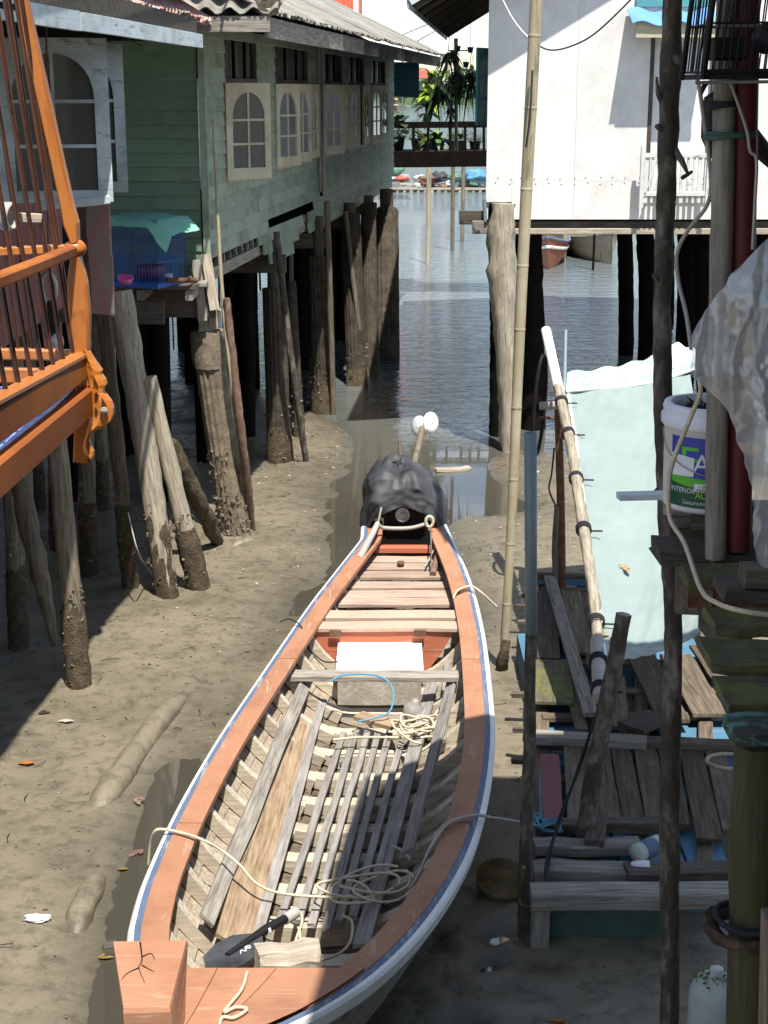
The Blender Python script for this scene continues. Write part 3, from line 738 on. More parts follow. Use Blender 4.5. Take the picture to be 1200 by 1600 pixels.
sh1 = at_y(178, 320, 10.0); x0 = -2.40
sash('window_shutter', nh, m_paleblue, m_glass, upright(V((x0, 9.85, sh1.z+.02)), V((sh1.x-x0, .14, 0))), V((sh1.x-x0, .14)).length, 1.0, .09, .09, .075, .035, 'front pale blue shutter with arched head, opened outward')
sh2 = at_y(200, 300, 11.0); x0 = -2.36
sash('window_shutter', nh, m_paleblue, m_glass, upright(V((x0, 10.8, sh2.z)), V((sh2.x-x0, .2, 0))), V((sh2.x-x0, .2)).length, 1.0, .075, .09, .075, .035, 'rear pale blue shutter showing behind the front one')
plank('window_sill', at_y(60, 322, 9.9), at_y(172, 312, 9.98), .05, .10, m_paleblue, nh, up=(0, -1, 0), seg=4, jit=.004)
plank('bracket_block', at_y(118, 92, 10.2), at_y(118, 68, 10.2), .05, .05, m_cream, nh)
plank('hanging_board', at_y(152, 322, 10.4), at_y(160, 490, 10.5), .16, .025, m_pinkboard, nh, up=(0, -1, 0), seg=4, jit=.01)
plank('hanging_board', at_y(163, 318, 10.5), at_y(170, 392, 10.5), .05, .03, m_maroon, nh, up=(0, -1, 0), seg=2, jit=.006)
plank('wall_post', at_y(128, 325, 10.8), at_y(134, 480, 10.8), .11, .09, m_greydk, nh, up=(0, -1, 0), seg=3, jit=.006)
# its wooden piles
def pile(bpx, bpy, tpx, tpy, Y, r, mat, label=None, mids=None, rough=.10, sink=.3, to_floor=True):
    b = at_z(bpx, bpy, .03); t = at_y(tpx, tpy, Y)
    d = (b-t).normalized(); pts = [t]
    if mids: pts += [at_y(x, y, lerp(t.y, b.y, (z_))) for x, y, z_ in mids]
    pts += [b, b+d*sink]
    o = log('pile', pts[::-1], r, mat, nh, 14, 40, rough)
    if label: o['label'] = label
    L_ = (t-b).length
    barnacles(b, t, r[0] if isinstance(r, list) else r, o, 120, .0, .38)
    k = .3
    MB().tube([lerp(b, t, i*k/8) for i in range(9)], [r[0]*1.14 if isinstance(r, list) else r*1.14]*4+[(r[0] if isinstance(r, list) else r)*1.17]*3+[(r[0] if isinstance(r, list) else r)*1.10, (r[0] if isinstance(r, list) else r)*.96], 16, .085, False, True, 0, bpx*.13, 13).obj('mud_crust', m_barn, o)
    return o
pile(125, 1078, 80, 600, 10.45, [.078, .078, .075, .07], m_pile, 'thick upright wooden pile, nearest the camera')
pile(205, 918, 160, 470, 12.7, [.068, .065, .06], m_pile)
pile(262, 934, 186, 455, 12.55, [.085, .09, .10, .11], m_pilepale, 'bleached leaning pile with peeled surface', [(226, 690, .5)])
pile(312, 922, 232, 590, 12.5, [.088, .085, .075, .07], m_pilepale, 'leaning pile with green algae at the foot')
pile(30, 1020, 10, 560, 11.6, .07, m_pile)
pile(140, 900, 128, 500, 13.0, .075, m_pile); pile(-30, 1150, -40, 500, 9.5, .08, m_pile)
pile(58, 800, 40, 500, 14.2, .08, m_pile); pile(160, 800, 150, 500, 14.5, .07, m_pile); pile(90, 860, 84, 500, 13.4, .07, m_pile)
o = log('broken_pile', [at_y(20, 560, 10.9), at_y(38, 780, 10.8), at_y(64, 900, 10.75), at_y(86, 1008, 10.7)], [.075, .078, .065, .03], m_pile, nh, 12, 30, .16)
o['label'] = 'broken pile hanging clear of the mud'
for x in (-3.4, -4.6):
    for y in (8.5, 10.5, 12.2): log('pile', [V((x, y, -.3)), V((x+rnd(-.1, .1), y, 2.55))], .08, m_pile, nh, 9, 6, .08)
slab('shade_backing', [V((-6.1, 4, .2)), V((-6.1, 14, .2)), V((-6.1, 14, 2.6)), V((-6.1, 4, 2.6))], (-.05, 0, 0), m_dark, nh)  # dark sheet added behind the piles to keep the underside black
# rough crumbling stump leaning beside the fluted pile
o = log('driftwood_stake', [at_z(346, 850, 0)+V((0, 0, -.1)), at_y(318, 800, 13.6), at_y(285, 735, 13.3), at_y(266, 690, 13.2)], [.06, .075, .085, .07], m_barn, None, 12, 40, .22)
tag(o, 'crumbling mud-crusted stake leaning against the sunlit fluted pile', 'stake')

# ---------------------------------------------------------------- sticks on the left
o = log('cane_stick', [at_z(389, 838, 0), at_y(362, 600, 14.0), at_y(346, 440, 14.05), at_y(333, 186, 14.1)], [.022, .02, .018, .013], m_bamboo, None, 8, 24, .04)
tag(o, 'long thin cane standing against the corner of the green wall', 'stick')
o = log('branch_stick', [at_z(395, 835, 0), at_y(380, 700, 14.05), at_y(366, 580, 14.0), at_y(354, 466, 14.0)], [.042, .04, .04, .035], m_barkpink, None, 9, 30, .16)
tag(o, 'reddish bark branch tied beside the cane at the sunlit pile', 'stick')
o = log('pole_stick', [at_z(479, 727, 0), at_y(455, 560, 17.0), at_y(432, 362, 17.0)], [.035, .04, .035], m_bark, None, 8, 24, .1)
tag(o, 'dark slanting pole in front of the second fluted pile', 'stick')
o = log('pole_stick', [at_z(521, 648, 0), at_y(516, 480, 20.0), at_y(511, 315, 19.9)], [.042, .04, .04], m_pile, None, 8, 24, .08)
tag(o, 'upright grey pole standing along the third fluted pile', 'stick')
o = log('pole_stick', [at_z(572, 600, 0), at_y(552, 440, 22.4), at_y(540, 330, 22.4)], [.04, .035, .03], m_pile, None, 8, 20, .08)
tag(o, 'slanting pole in the shade beside the fourth pile', 'stick')
o = log('pole_stick', [at_z(598, 560, 0), at_y(585, 440, 25.5), at_y(570, 310, 25.6)], [.045, .04, .03], m_pile, None, 8, 20, .08)
tag(o, 'slanting pole near the water end of the green house piles', 'stick')

# ---------------------------------------------------------------- pet cage on the ledge
pc = thing('pet_cage', 'blue wire pet cage under a mint green cloth beside the green house wall', 'cage', (-2.35, 13.6, 2.53))
c0 = at_y(247, 447, 13.40); ra = R(24)
du, dv = V((-math.cos(ra), math.sin(ra), 0)), V((math.sin(ra), math.cos(ra), 0))
CWD, CDP, cz0 = .56, .46, 2.52
c0.z = cz0
def cq(u, v, z=0): return c0+du*u+dv*v+V((0, 0, z))
slab('tray', [cq(0, 0), cq(CWD, 0), cq(CWD, CDP), cq(0, CDP)], (0, 0, .045), m_blueplastic, pc)
def wires(parent, a, b, h, n, mat, name='wire_panel', r=.0028, levels=(0, .33, .66, 1)):
    mb = MB(); h = V(h)
    for i in range(n+1):
        p = lerp(V(a), V(b), i/n); mb.tube([p, p+h], r, 4, 0, False)
    for k in levels: mb.tube([V(a)+h*k, V(b)+h*k], r*1.3, 4, 0, False)
    return mb.obj(name, mat, parent)
hh = V((0, 0, .54))
for a, b, n in (((0, 0), (CWD, 0), 18), ((0, 0), (0, CDP), 15), ((0, CDP), (CWD, CDP), 18), ((CWD, 0), (CWD, CDP), 15)):
    wires(pc, cq(*a, .045), cq(*b, .045), hh, n, m_blueplastic)
def cloth(u, v):
    a, b = lerp(-.13, CWD+.1, u), lerp(-.06, CDP+.06, v); z = .60+.018*noise.noise(V((a*7, b*7, 1)))
    z -= max(0, -a)*1.0+max(0, -b)*1.1
    if a < .03 and b < .03: z -= min(.09, 9*(.05-a)*(.05-b))
    return cq(a, b, z)
o = MB().grid(cloth, 26, 16).obj('cage_cloth', m_clothgreen); tag(o, 'mint green cloth draped over the top of the blue pet cage', 'cloth')
o = MB().lathe([(.0, .01), (.10, .012), (.13, .07), (.135, .13), (.128, .13), (.12, .07), (.0, .02)], cq(.2, .2, .05), sides=22).obj('food_basin', m_magenta)
tag(o, 'dull purple basin inside the blue pet cage', 'basin')
o = MB().lathe([(0, 0), (.05, .0), (.075, .055), (.07, .055), (.045, .01), (0, .01)], at_y(196, 442, 13.35), (.1, -.2, 1), sides=18).obj('pink_bowl', m_pinkplastic)
tag(o, 'small pink plastic bowl below the corner of the blue cage', 'bowl')
o = MB().blob(cq(.06, .28, .08), .05, .4, 2, (1, .7, .5)).obj('paper_scrap', m_paper); tag(o, 'crumpled white paper inside the blue pet cage', 'paper')
o = log('copper_pipe', [at_y(262, 438, 13.5), at_y(308, 438, 13.6)], .022, m_rust, None, 8, 6, .03); tag(o, 'short rusty pipe lying on the ledge right of the cage', 'pipe')
o = rope('hanging_wire', [at_y(160, 0, 11), at_y(175, 30, 11), at_y(195, 56, 11.3), at_y(220, 72, 11.8)], .006, m_ropedk); tag(o, 'dark wire hanging from the pink roof edge', 'wire')
# ---------------------------------------------------------------- white house on the right
wh = thing('stilt_house', 'white panelled stilt house with blue awning and small balustrade on dark piles', 'house', (4, 22, 0))
YW = 18.2
WD = V((.076, 1, 0)).normalized()
xl = at_y(761, 200, YW).x
zb = at_y(900, 343, YW).z; zstep = at_y(780, 316, YW).z; zseam = at_y(850, 283, YW).z
wx0, wx1 = at_y(1013, 200, YW).x, at_y(1112, 200, YW).x
wz0, wz1 = at_y(1060, 304, YW).z, at_y(1060, 50, YW).z
def panel(x0, x1, z0, z1, mat=m_white, name='wall_panel', dy=0.0):
    g = .0012
    return MB().box(V((x0+g, YW+.012+dy, (z0+z1)/2)), V((x1-g, YW+.012+dy, (z0+z1)/2)), z1-z0-2*g, .024, (0, -1, 0), .04, 1).obj(name, mat, wh)
xs_ = [xl, xl+1.02, wx0]
for a, b in ((xl, xl+1.02), (xl+1.02, wx0), (wx1, wx1+1.2), (wx1+1.2, wx1+2.4), (wx1+2.4, wx1+3.6)):
    panel(a, b, zseam, 5.6)
    panel(a if a > xl else xl+.30, b, zb, zseam)
panel(xl, xl+.30, zstep, zseam)
panel(wx0, wx1, zb, wz0); panel(wx0, wx1, wz1, 5.6)
slab('window_shutter_panel', [V((wx0+.03, YW+.07, wz0)), V((wx1, YW+.07, wz0)), V((wx1, YW+.07, wz1)), V((wx0+.03, YW+.07, wz1))], (0, .02, 0), m_curtain, wh)
plank('window_jamb', V((wx0+.012, YW+.02, wz0)), V((wx0+.012, YW+.02, wz1)), .045, .06, m_greydk, wh, up=(0, -1, 0))
plank('window_jamb', V((wx1, YW+.02, wz0)), V((wx1, YW+.02, wz1)), .05, .06, m_greydk, wh, up=(0, -1, 0))
plank('window_head', V((wx0, YW+.0, wz1-.015)), V((wx1, YW+.0, wz1-.015)), .05, .07, m_greydk, wh, up=(0, -1, 0))
plank('window_sill', V((wx0+.02, YW-.01, wz0)), V((wx1, YW-.01, wz0)), .04, .08, m_rust, wh, up=(0, -1, 0))
slab('side_wall', [V((xl, YW+.03, zb)), V((xl, YW+.03, 5.3))+V((0, 0, 0)), V((xl, YW+.03, 5.3))+WD*10.5, V((xl, YW+.03, zb))+WD*10.5], (.03, 0, 0), m_white, wh)
slab('floor_slab', [V((xl, YW+.05, zb-.02)), V((xl, YW+.05, zb-.02))+WD*10.5, V((xl+6, 29, zb-.02)), V((xl+6, YW+.05, zb-.02))], (0, 0, .05), m_dark, wh)
slab('back_wall', [V((xl+.9, 28.8, zb)), V((xl+7, 28.8, zb)), V((xl+7, 28.8, 5.6)), V((xl+.9, 28.8, 5.6))], (0, .05, 0), m_white, wh)
mb = MB()
for i in range(26):
    for z in (zseam+.03, zseam-.03, 5.2): mb.lathe([(0, .004), (.007, .003), (.008, 0)], V((xl+.12+.15*i+rnd(-.02, .02), YW, z+rnd(-.01, .01))), (0, -1, 0), 6)
o = mb.obj('nail_heads', m_rust, wh); o['kind'] = 'stuff'
# balustrade
bx0, bx1, by = at_y(1001, 270, 18.0).x, at_y(1110, 270, 18.0).x, 18.02
bz0, bz1 = at_y(1050, 303, 18.0).z, at_y(1050, 243, 18.0).z
for z in (bz0, bz1): plank('balustrade_rail', V((bx0, by, z)), V((bx1, by, z)), .045, .05, m_whitewood, wh)
for i in range(11):
    x = lerp(bx0+.07, bx1-.05, i/10)
    plank('baluster', V((x, by, bz0-.10)), V((x, by, bz1+.0)), .03 if i % 3 else .045, .02, m_whitewood, wh, up=(0, -1, 0))
for x in (bx0+.02, bx1-.02): plank('balustrade_post', V((x, by-.01, bz0-.16)), V((x, by-.01, bz1+.10)), .05, .05, m_whitewood, wh, up=(0, -1, 0))
plank('balustrade_brace', V((bx0+.06, by-.03, bz0+.02)), V((bx0+.2, by-.03, bz1)), .02, .015, m_whitewood, wh, up=(0, -1, 0))
# awning
az = at_y(990, 36, 17.76).z; ax0 = at_y(988, 36, 17.76).x; ax1 = at_y(1125, 36, 17.76).x
corrugated('awning_sheet', V((ax0, 17.74, az)), (1, 0, 0), V((0, .42, .16)), ax1-ax0, .46, .40, .028, m_blueroof, wh, 3, 0, 0, 14)
plank('awning_fascia', V((ax0+.05, 17.80, az-.085)), V((ax1, 17.80, az-.085)), .14, .02, m_cream, wh, up=(0, -1, 0))
plank('awning_bracket', V((ax0+.06, 17.8, az-.03)), V((ax0+.06, 18.2, az+.08)), .03, .10, m_cream, wh)
plank('upper_shutter', V((ax0+.1, 18.16, az+.30)), V((ax1, 18.16, az+.30)), .22, .02, m_tealwin, wh, up=(0, -1, 0))
# roof with its overhanging eave on the left
e0 = at_y(640, 5, 17.66); RP = .60
e1 = e0+WD*11.6
gp = lambda x: e0.z+(x-e0.x)*RP-.02
MB().prism([V((xl, YW, 5.602)), V((e0.x+6.6, YW, 5.602)), V((e0.x+3.6, YW, gp(e0.x+3.6))), V((xl, YW, gp(xl)))], (0, .024, 0)).obj('gable_panel', m_white, wh)
def rf(name, o, mat, dz=0, t=.03): return slab(name, [o[0]+V((0, 0, dz)), o[1]+V((0, 0, dz)), o[1]+V((3.6, 0, 3.6*RP+dz)), o[0]+V((3.6, 0, 3.6*RP+dz))], (0, 0, t), mat, wh)
rf('soffit_boards', (e0, e1), m_dark); 
corrugated('roof_sheet', e0+V((-.03, -.05, .05)), WD, (1, 0, RP), 11.8, 4.1, .15, .02, m_blueroof, wh, 3)
rf_r = [e0+V((3.62, 0, 3.6*RP)), e1+V((3.62, 0, 3.6*RP)), e1+V((7.6, 0, 0)), e0+V((7.6, 0, 0))]
slab('roof_slope', rf_r, (0, 0, .04), m_blueroof, wh)
plank('barge_board', e0+V((0, -.03, .02)), e0+V((3.6, -.03, 3.6*RP+.02)), .10, .03, m_paleblue, wh, up=(0, -1, 0))
plank('eave_fascia', e0+V((-.02, -.02, .0)), e1+V((-.02, 0, 0)), .09, .025, m_paleblue, wh, up=(-1, 0, 0))
for i in range(9): plank('rafter', e0+WD*(1.2*i+.3)+V((.05, 0, -.03)), e0+WD*(1.2*i+.3)+V((1.6, 0, 1.55*RP-.03)), .05, .06, m_greydk, wh)
# teal shutter opened on the side wall
s0, s1 = at_y(744, 196, 19.5), at_y(768, 196, 19.6)
sash('window_shutter', wh, m_tealwin, m_glassclear, upright(s0, s1-s0+V((.0, .25, 0))), .42, .92, .05, .10, .06, .03, 'teal shutter opened beside the bridge')
# beams, posts and piles
plank('floor_beam', V((xl+.3, YW+.12, zb-.07)), V((xl+5.5, YW+.12, zb-.07)), .10, .10, m_greydk, wh, up=(0, -1, 0), seg=4)
plank('floor_beam', V((xl+.2, YW-.03, zb-.135)), V((xl+5.5, YW-.03, zb-.13)), .065, .05, m_pale, wh, up=(0, -1, 0), seg=4)
plank('bracket_board', at_y(717, 340, 18.35), at_y(764, 340, 18.35), .16, .04, m_greydk, wh, up=(0, -1, 0))
plank('bracket_block', at_y(738, 355, 18.3), at_y(764, 355, 18.3), .15, .06, m_grey, wh, up=(0, -1, 0))
log('drain_pipe', [at_y(757, 312, 18.1), at_y(758, 346, 18.1)], .022, m_pvcblue, wh, 8, 4, 0)
def wpile(name, pts, Ys, r, mat, lab=None, rough=.08, sink=.4, sides=14):
    P = [at_y(x, y, Y) for (x, y), Y in zip(pts, Ys)]; P.append(P[-1]+V((0, 0, -sink)))
    o = log(name, P, r, mat, wh, sides, 30, rough)
    if lab: o['label'] = lab
    return o
wpile('pile', [(787, 318), (783, 400), (790, 520), (796, 700)], [18.05]*3+[18.0], [.13, .15, .165, .13, .10, .105, .085], m_pilepale, 'bleached split driftwood post at the corner of the white house', .16)
wpile('pile', [(771, 345), (773, 430), (782, 540), (787, 640)], [18.12]*4, [.05, .07, .065, .06, .05], m_pilepale, None, .2)
wpile('pile', [(783, 470), (783, 560), (781, 690)], [18.9]*3, .14, m_dark)
wpile('pile', [(826, 362), (830, 500), (832, 660)], [19.3]*3, .165, m_dark)
wpile('pile', [(976, 362), (978, 450), (978, 545)], [25]*3, .125, m_dark)
wpile('pile', [(1008, 362), (1012, 450), (1010, 600)], [22]*3, .13, m_dark)
wpile('pile', [(1073, 362), (1072, 450), (1070, 600)], [21]*3, .125, m_dark)
wpile('pile', [(1101, 362), (1103, 450), (1105, 600)], [20.5]*3, .15, m_dark)
wpile('pile', [(1190, 362), (1190, 450), (1190, 600)], [21.5]*3, .15, m_dark)
for i, (px, Y) in enumerate(((1045, 27.5), (1150, 27))): wpile('pile', [(px, 362), (px, 420), (px, 480)], [Y]*3, .10, m_dark)
# cables across the white wall
o = rope('white_cord', [at_y(783, -4, 17.3), at_y(800, 28, 17.3), at_y(815, 48, 17.3), at_y(833, 66, 17.3)], .012, m_boatwhite); tag(o, 'white cord slung from the eave across the shaded wall corner', 'cord')
o = rope('power_cable', [at_y(833, 66, 17.3), at_y(858, 78, 17.3), at_y(890, 73, 17.2), at_y(930, 52, 17.0), at_y(985, 0, 16.8), at_y(1000, -20, 16.8)], .009, m_ropedk); tag(o, 'black twisted cable sagging in front of the white wall', 'cable')

# ---------------------------------------------------------------- bridge with plants
BY = 32.0
br = thing('footbridge', 'dark timber footbridge with railing between the green house and the white house', 'bridge', at_y(682, 262, BY), None)
zf0, zf1 = at_y(680, 262, BY).z, at_y(680, 237, BY).z
xa, xb = at_y(600, 250, BY).x-.3, at_y(764, 250, BY).x+1.0
plank('edge_beam', V((xa, BY, (zf0+zf1)/2)), V((xb, BY, (zf0+zf1)/2+.03)), zf1-zf0, .08, m_dark, br, up=(0, -1, 0), seg=3)
for i in range(9): plank('deck_plank', V((xa, BY+.12+.15*i, zf1-.02)), V((xb, BY+.12+.15*i, zf1+.01)), .135, .03, m_greydk, br)
zr = at_y(680, 197, BY).z
for z, w_ in ((zr, .10), (zr+.06, .03)): plank('handrail', V((xa, BY+.02, z)), V((xb, BY+.02, z+.03)), w_, .05, m_dark, br, up=(0, -1, 0))
for px in (612, 646, 669, 703, 727, 742, 756): plank('railing_post', at_y(px, 240, BY+.03), at_y(px, 196, BY+.03), .055, .05, m_dark, br, up=(0, -1, 0))
plank('handrail', V((xa, BY+1.4, zr)), V((xb, BY+1.4, zr)), .05, .05, m_dark, br, up=(0, -1, 0))
for x in (xa+.6, xb-.8):
    log('bridge_pile', [V((x, BY+.6, -1.5)), V((x, BY+.6, zf1))], .09, m_dark, br, 8, 4, .05) if x < .1 else None

def blade(mb, p, d, L, w, droop, n=4):
    p = V(p); d = V(d).normalized(); side = d.cross(V((0, 0, 1)))
    side = V((1, 0, 0)) if side.length < .05 else side.normalized()
    vs_ = []
    for i in range(n+1):
        t = i/n; q = p+d*L*t+V((0, 0, -droop*L*t*t)); ww = w*(math.sin(math.pi*(.12+.88*t))**.7)*.5
        if i == n: ww = .001
        vs_ += [q-side*ww, q+side*ww+V((0, 0, .0))]
    mb.add(vs_, [(2*i, 2*i+1, 2*i+3, 2*i+2) for i in range(n)], True)
def frond(mb, p, d, L, w, droop, n=9):                   # palm frond: leaflets along a drooping stalk
    d = V(d).normalized()
    for i in range(1, n+1):
        t = i/n; q = V(p)+d*L*t+V((0, 0, -droop*L*t*t)); s_ = d.cross(V((0, 0, 1))).normalized()
        for k in (-1, 1): blade(mb, q, s_*k+d*.6+V((0, 0, -.25)), w*(1.1-t*.6), .03, .3, 2)
def pot_plant(label, p, kind, mat, r, h, potmat, leafL=.45, n=20, group=None):
    p = V(p); t = thing('potted_plant', label, 'plant', p, group)
    MB().lathe([(0, 0), (r*.7, 0), (r, h), (r*1.08, h), (r*1.08, h*.92)], p, sides=14).obj('pot', potmat, t)
    mb = MB(); q = p+V((0, 0, h*.95))
    for i in range(n):
        a = rnd(0, 6.28); e = rnd(.25, 1.3); d = V((math.cos(a)*math.cos(e), math.sin(a)*math.cos(e), math.sin(e)))
        if kind == 'blade': blade(mb, q, d, leafL*rnd(.6, 1.1), leafL*.18, rnd(.3, .9))
        elif kind == 'broad':
            s_ = q+d*leafL*rnd(.3, .8); mb.tube([q, s_], .006, 4, 0, False); blade(mb, s_, d+V((0, 0, -.3)), leafL*rnd(.5, .7), leafL*.34, .5)
        else: frond(mb, q, d, leafL*rnd(.7, 1.1), leafL*.3, rnd(.3, .8))
    mb.obj('foliage', mat, t); return t
zd = zf1+.0
pot_plant('dark tub with a broad leaved plant at the left end of the bridge', at_y(621, 238, BY+.5), 'broad', m_leafdark, .16, .34, m_potdark, .55, 26)
pot_plant('blue pot with upright blades in the middle of the bridge', at_y(684, 238, BY+.5), 'blade', m_leafmid, .15, .26, m_potblue, .6, 26)
pot_plant('sunlit feathery palm in a dark pot behind the bridge railing, left of the blue pot', at_y(652, 236, BY+1.1), 'frond', m_leaflime, .14, .25, m_potdark, .85, 22)
pot_plant('small bushy plant in a grey pot right of the blue pot on the bridge', at_y(714, 238, BY+.6), 'blade', m_leafdark, .14, .25, plain('grey flower pot', (.16, .15, .13)), .5, 24)
pot_plant('spindly dark plant in front of the teal shutter at the right end of the bridge', at_y(742, 238, BY+.7), 'frond', m_leafdark, .12, .22, m_potdark, .7, 16)
tr = thing('potted_tree', 'tall plant with big sunlit yellow green leaves beyond the bridge', 'plant', at_y(668, 236, BY+1.25))
MB().lathe([(0, 0), (.16, 0), (.22, .35), (.24, .35)], at_y(668, 236, BY+1.25), sides=14).obj('pot', m_potblue, tr)
b_ = at_y(668, 236, BY+1.25); log('stem', [b_+V((0, 0, .3)), b_+V((.03, 0, .9)), b_+V((.02, 0, 1.5))], [.03, .02], m_bark, tr, 6, 8)
mb = MB(); mb2 = MB()
for i in range(90):
    h_ = rnd(.7, 1.6); a = rnd(0, 6.28); e = rnd(-.1, .9)
    blade(mb if h_ > .95 else mb2, b_+V((.02, 0, h_)), V((math.cos(a)*math.cos(e), math.sin(a)*math.cos(e), math.sin(e))), rnd(.3, .62), rnd(.1, .2), rnd(.3, .9))
mb.obj('foliage', m_leaflime, tr); mb2.obj('foliage', m_leafdark, tr)  # lime upper and dark lower leaves carry sun and shade in their colour
pp = thing('plant_stand', 'pale post with cross bars carrying hanging plants beside the white house', 'plant stand', at_y(712, 236, 29))
log('post', [at_y(713, 236, 29), at_y(712, 60, 29)], .032, m_pilepale, pp, 8, 8, .08)
for y_, x0_, x1_ in ((79, 700, 737), (109, 704, 738)): plank('cross_bar', at_y(x0_, y_, 29), at_y(x1_, y_, 29), .02, .02, m_greydk, pp)
for lab, px, py, Y, n, L_, w_ in (('topmost hanging bushy plant beside the pale post', 703, 92, 28.9, 90, .42, .035), ('hanging plant with dark dangling roots below the topmost one', 714, 125, 28.8, 110, .50, .03), ('long trailing hanging plant in front of the teal shutter', 736, 128, 28.7, 110, .6, .028), ('hanging dark staghorn plant left of the pale post above the railing', 686, 150, 28.6, 44, .45, .075), ('small low hanging plant above the bridge railing', 705, 178, 28.9, 22, .2, .04)):
    p = at_y(px, py, Y); t = thing('hanging_plant', lab, 'hanging plant', p, 'hanging plants by the bridge')
    MB().lathe([(0, 0), (.05, 0), (.08, .09), (.085, .09)], p, sides=10).obj('basket', m_potdark, t)
    mb = MB()
    for k in range(3): a = 2.1*k; mb.tube([p+V((.07*math.cos(a), .07*math.sin(a), .09)), p+V((0, 0, .55))], .004, 4, 0, False)
    mb.obj('hanger', m_ropedk, t)
    mb = MB()
    for i in range(n):
        a = rnd(0, 6.28); e = rnd(-.5, 1.2); blade(mb, p+V((rnd(-.05, .05), rnd(-.05, .05), rnd(0, .12))), V((math.cos(a)*math.cos(e), math.sin(a)*math.cos(e), math.sin(e))), L_*rnd(.4, 1), w_, rnd(.5, 1.6))
    mb.obj('foliage', m_leafdark, t)
    mb = MB()
    for i in range(10): q = p+V((rnd(-.12, .12), rnd(-.1, .1), -.02)); mb.tube([q, q+V((rnd(-.05, .05), 0, -rnd(.2, .6)))], .004, 3, 0, False)
    mb.obj('root', m_root, t)
for lab, px, py in (('blue hanging cup at the top of the pale post', 715, 76), ('small blue hanging pot right of the pale post', 735, 78), ('lower blue hanging pot between the cross bars', 728, 101)):
    p = at_y(px, py, 29.0); o = MB().lathe([(0, -.05), (.04, -.05), (.06, .05), (.055, .05), (.035, -.03), (0, -.03)], p, sides=12).tube([p+V((0, 0, .05)), p+V((0, 0, .5))], .004, 4).obj('hanging_pot', m_potblue)
    tag(o, lab, 'pot', 'blue hanging pots')
o = MB().box(at_y(628, 240, BY+.3), at_y(645, 240, BY+.3), .14, .15).obj('blue_crate', m_bluefoam); tag(o, 'small light blue box on the bridge beside the dark tub', 'box')
o = MB().blob(at_y(608, 237, BY+.25), .09, .4, 2).obj('red_bag', m_red); tag(o, 'red bag at the left end of the bridge', 'bag')
o = MB().box(at_y(650, 236, BY+.4), at_y(668, 222, BY+.5), .22, .05, (0, -1, .3)).obj('leaning_board', m_greydk); tag(o, 'grey board leaning on the bridge left of the blue pot', 'board')
o = MB().box(at_y(704, 230, BY+.3), at_y(727, 230, BY+.3), .22, .3).obj('storage_box', plain('dull green box', (.05, .07, .05))); tag(o, 'dull green box behind the bridge railing', 'box')

# ---------------------------------------------------------------- river beyond: poles, raft clutter, boats, far bank
for px, by_, r, lab in ((668, 412, .06, 'leftmost brown mooring pole in the river'), (707, 392, .055, 'middle mooring pole in the river'), (722, 378, .055, 'right mooring pole in the river, behind the middle one')):
    b = at_z(px, by_, 0); o = log('mooring_pole', [b+V((0, 0, -.8)), b+V((rnd(-.04, .04), 0, 3.1))], r, m_bamboo if px < 700 else m_pile, None, 8, 10, .03); tag(o, lab, 'pole', 'mooring poles in the river')
RY = 66.0
ft = thing('fish_raft', 'low floating timber raft with litter beyond the bridge', 'raft', (1.9, RY+1.5, 0))
for i in range(26): plank('raft_plank', V((-.4, RY+.16*i, .12+rnd(-.02, .02))), V((5.4, RY+.16*i+rnd(-.05, .05), .12)), .14, .05, m_grey, ft)
for i in range(20): log('float_log', [V((-.3+i*.29, RY-.15, .03)), V((-.25+i*.29, RY+.5, .03))], rnd(.05, .09), m_grey if i % 4 else m_foamdirty, ft, 8, 2, .1)
for i, (px, py, r, mt, nm, lab) in enumerate(((743, 278, .62, m_debris[1], 'tarp_heap', 'blue tarpaulin heap on the raft beside the white house'), (752, 286, .45, m_tarp, 'tarp_heap', 'pale aqua tarpaulin spilling from the raft'), (684, 277, .42, m_black, 'drum', 'black bundle in the middle of the raft'), (668, 284, .33, m_debris[4], 'sack', 'dull red sack on the raft by the left pole'), (695, 285, .34, m_debris[0], 'sack', 'white sack on the raft near the middle pole'), (710, 278, .36, m_debris[5], 'net_heap', 'green net heap on the raft'), (655, 290, .26, m_debris[0], 'sack', 'white bundle at the left edge of the raft'), (730, 290, .3, m_debris[2], 'crate_heap', 'brown rubbish on the raft below the blue heap'))):
    p = at_y(px, py, RY+1.2); p.z = max(.2, p.z); o = MB().blob(p, r*.8, .9, 3, (1.35, .8, .62), 2.9, i*3.1).obj(nm, mt); tag(o, lab, 'heap')
for i in range(16):
    px, py = rnd(612, 760), rnd(274, 292); p = at_y(px, py, RY+rnd(.4, 2.4)); p.z = max(.18, min(.8, p.z)); k = rnd(.10, .24)
    cn_ = ('white', 'blue', 'brown', 'grey', 'red', 'green')[i % 6]; wh_ = 'left of the brown mooring pole' if px < 664 else 'between the mooring poles' if px < 716 else 'beside the blue heap'
    if i % 2: o = MB().box(p-V((k, 0, 0)), p+V((k, rnd(-.1, .1), rnd(-.1, .1))), k*1.3, k*rnd(.5, 1.4), jit=.02, seg=2).obj('litter_crate', m_debris[i % 6])
    else: o = MB().blob(p, k, .9, 2, (1.3, .8, .6), 2.5, i*2.3).obj('litter_bundle', m_debris[i % 6])
    tag(o, 'small %s %s %s the far raft, %s' % (cn_, 'crate' if i % 2 else 'bundle', ('at the front of', 'at the back of', 'upon', 'in the middle of')[i % 4] if i < 12 else 'on the rim of', wh_), 'litter', 'small litter on the far raft')
ft2 = thing('fish_raft', 'second low raft drifting left, mostly behind the piles', 'raft', (-.8, 75, 0))
for i in range(14): plank('raft_plank', V((-4.5, 74+.2*i, .15)), V((1.2, 74+.2*i, .15)), .17, .06, m_debris[i % 6] if i % 3 == 0 else m_grey, ft2)
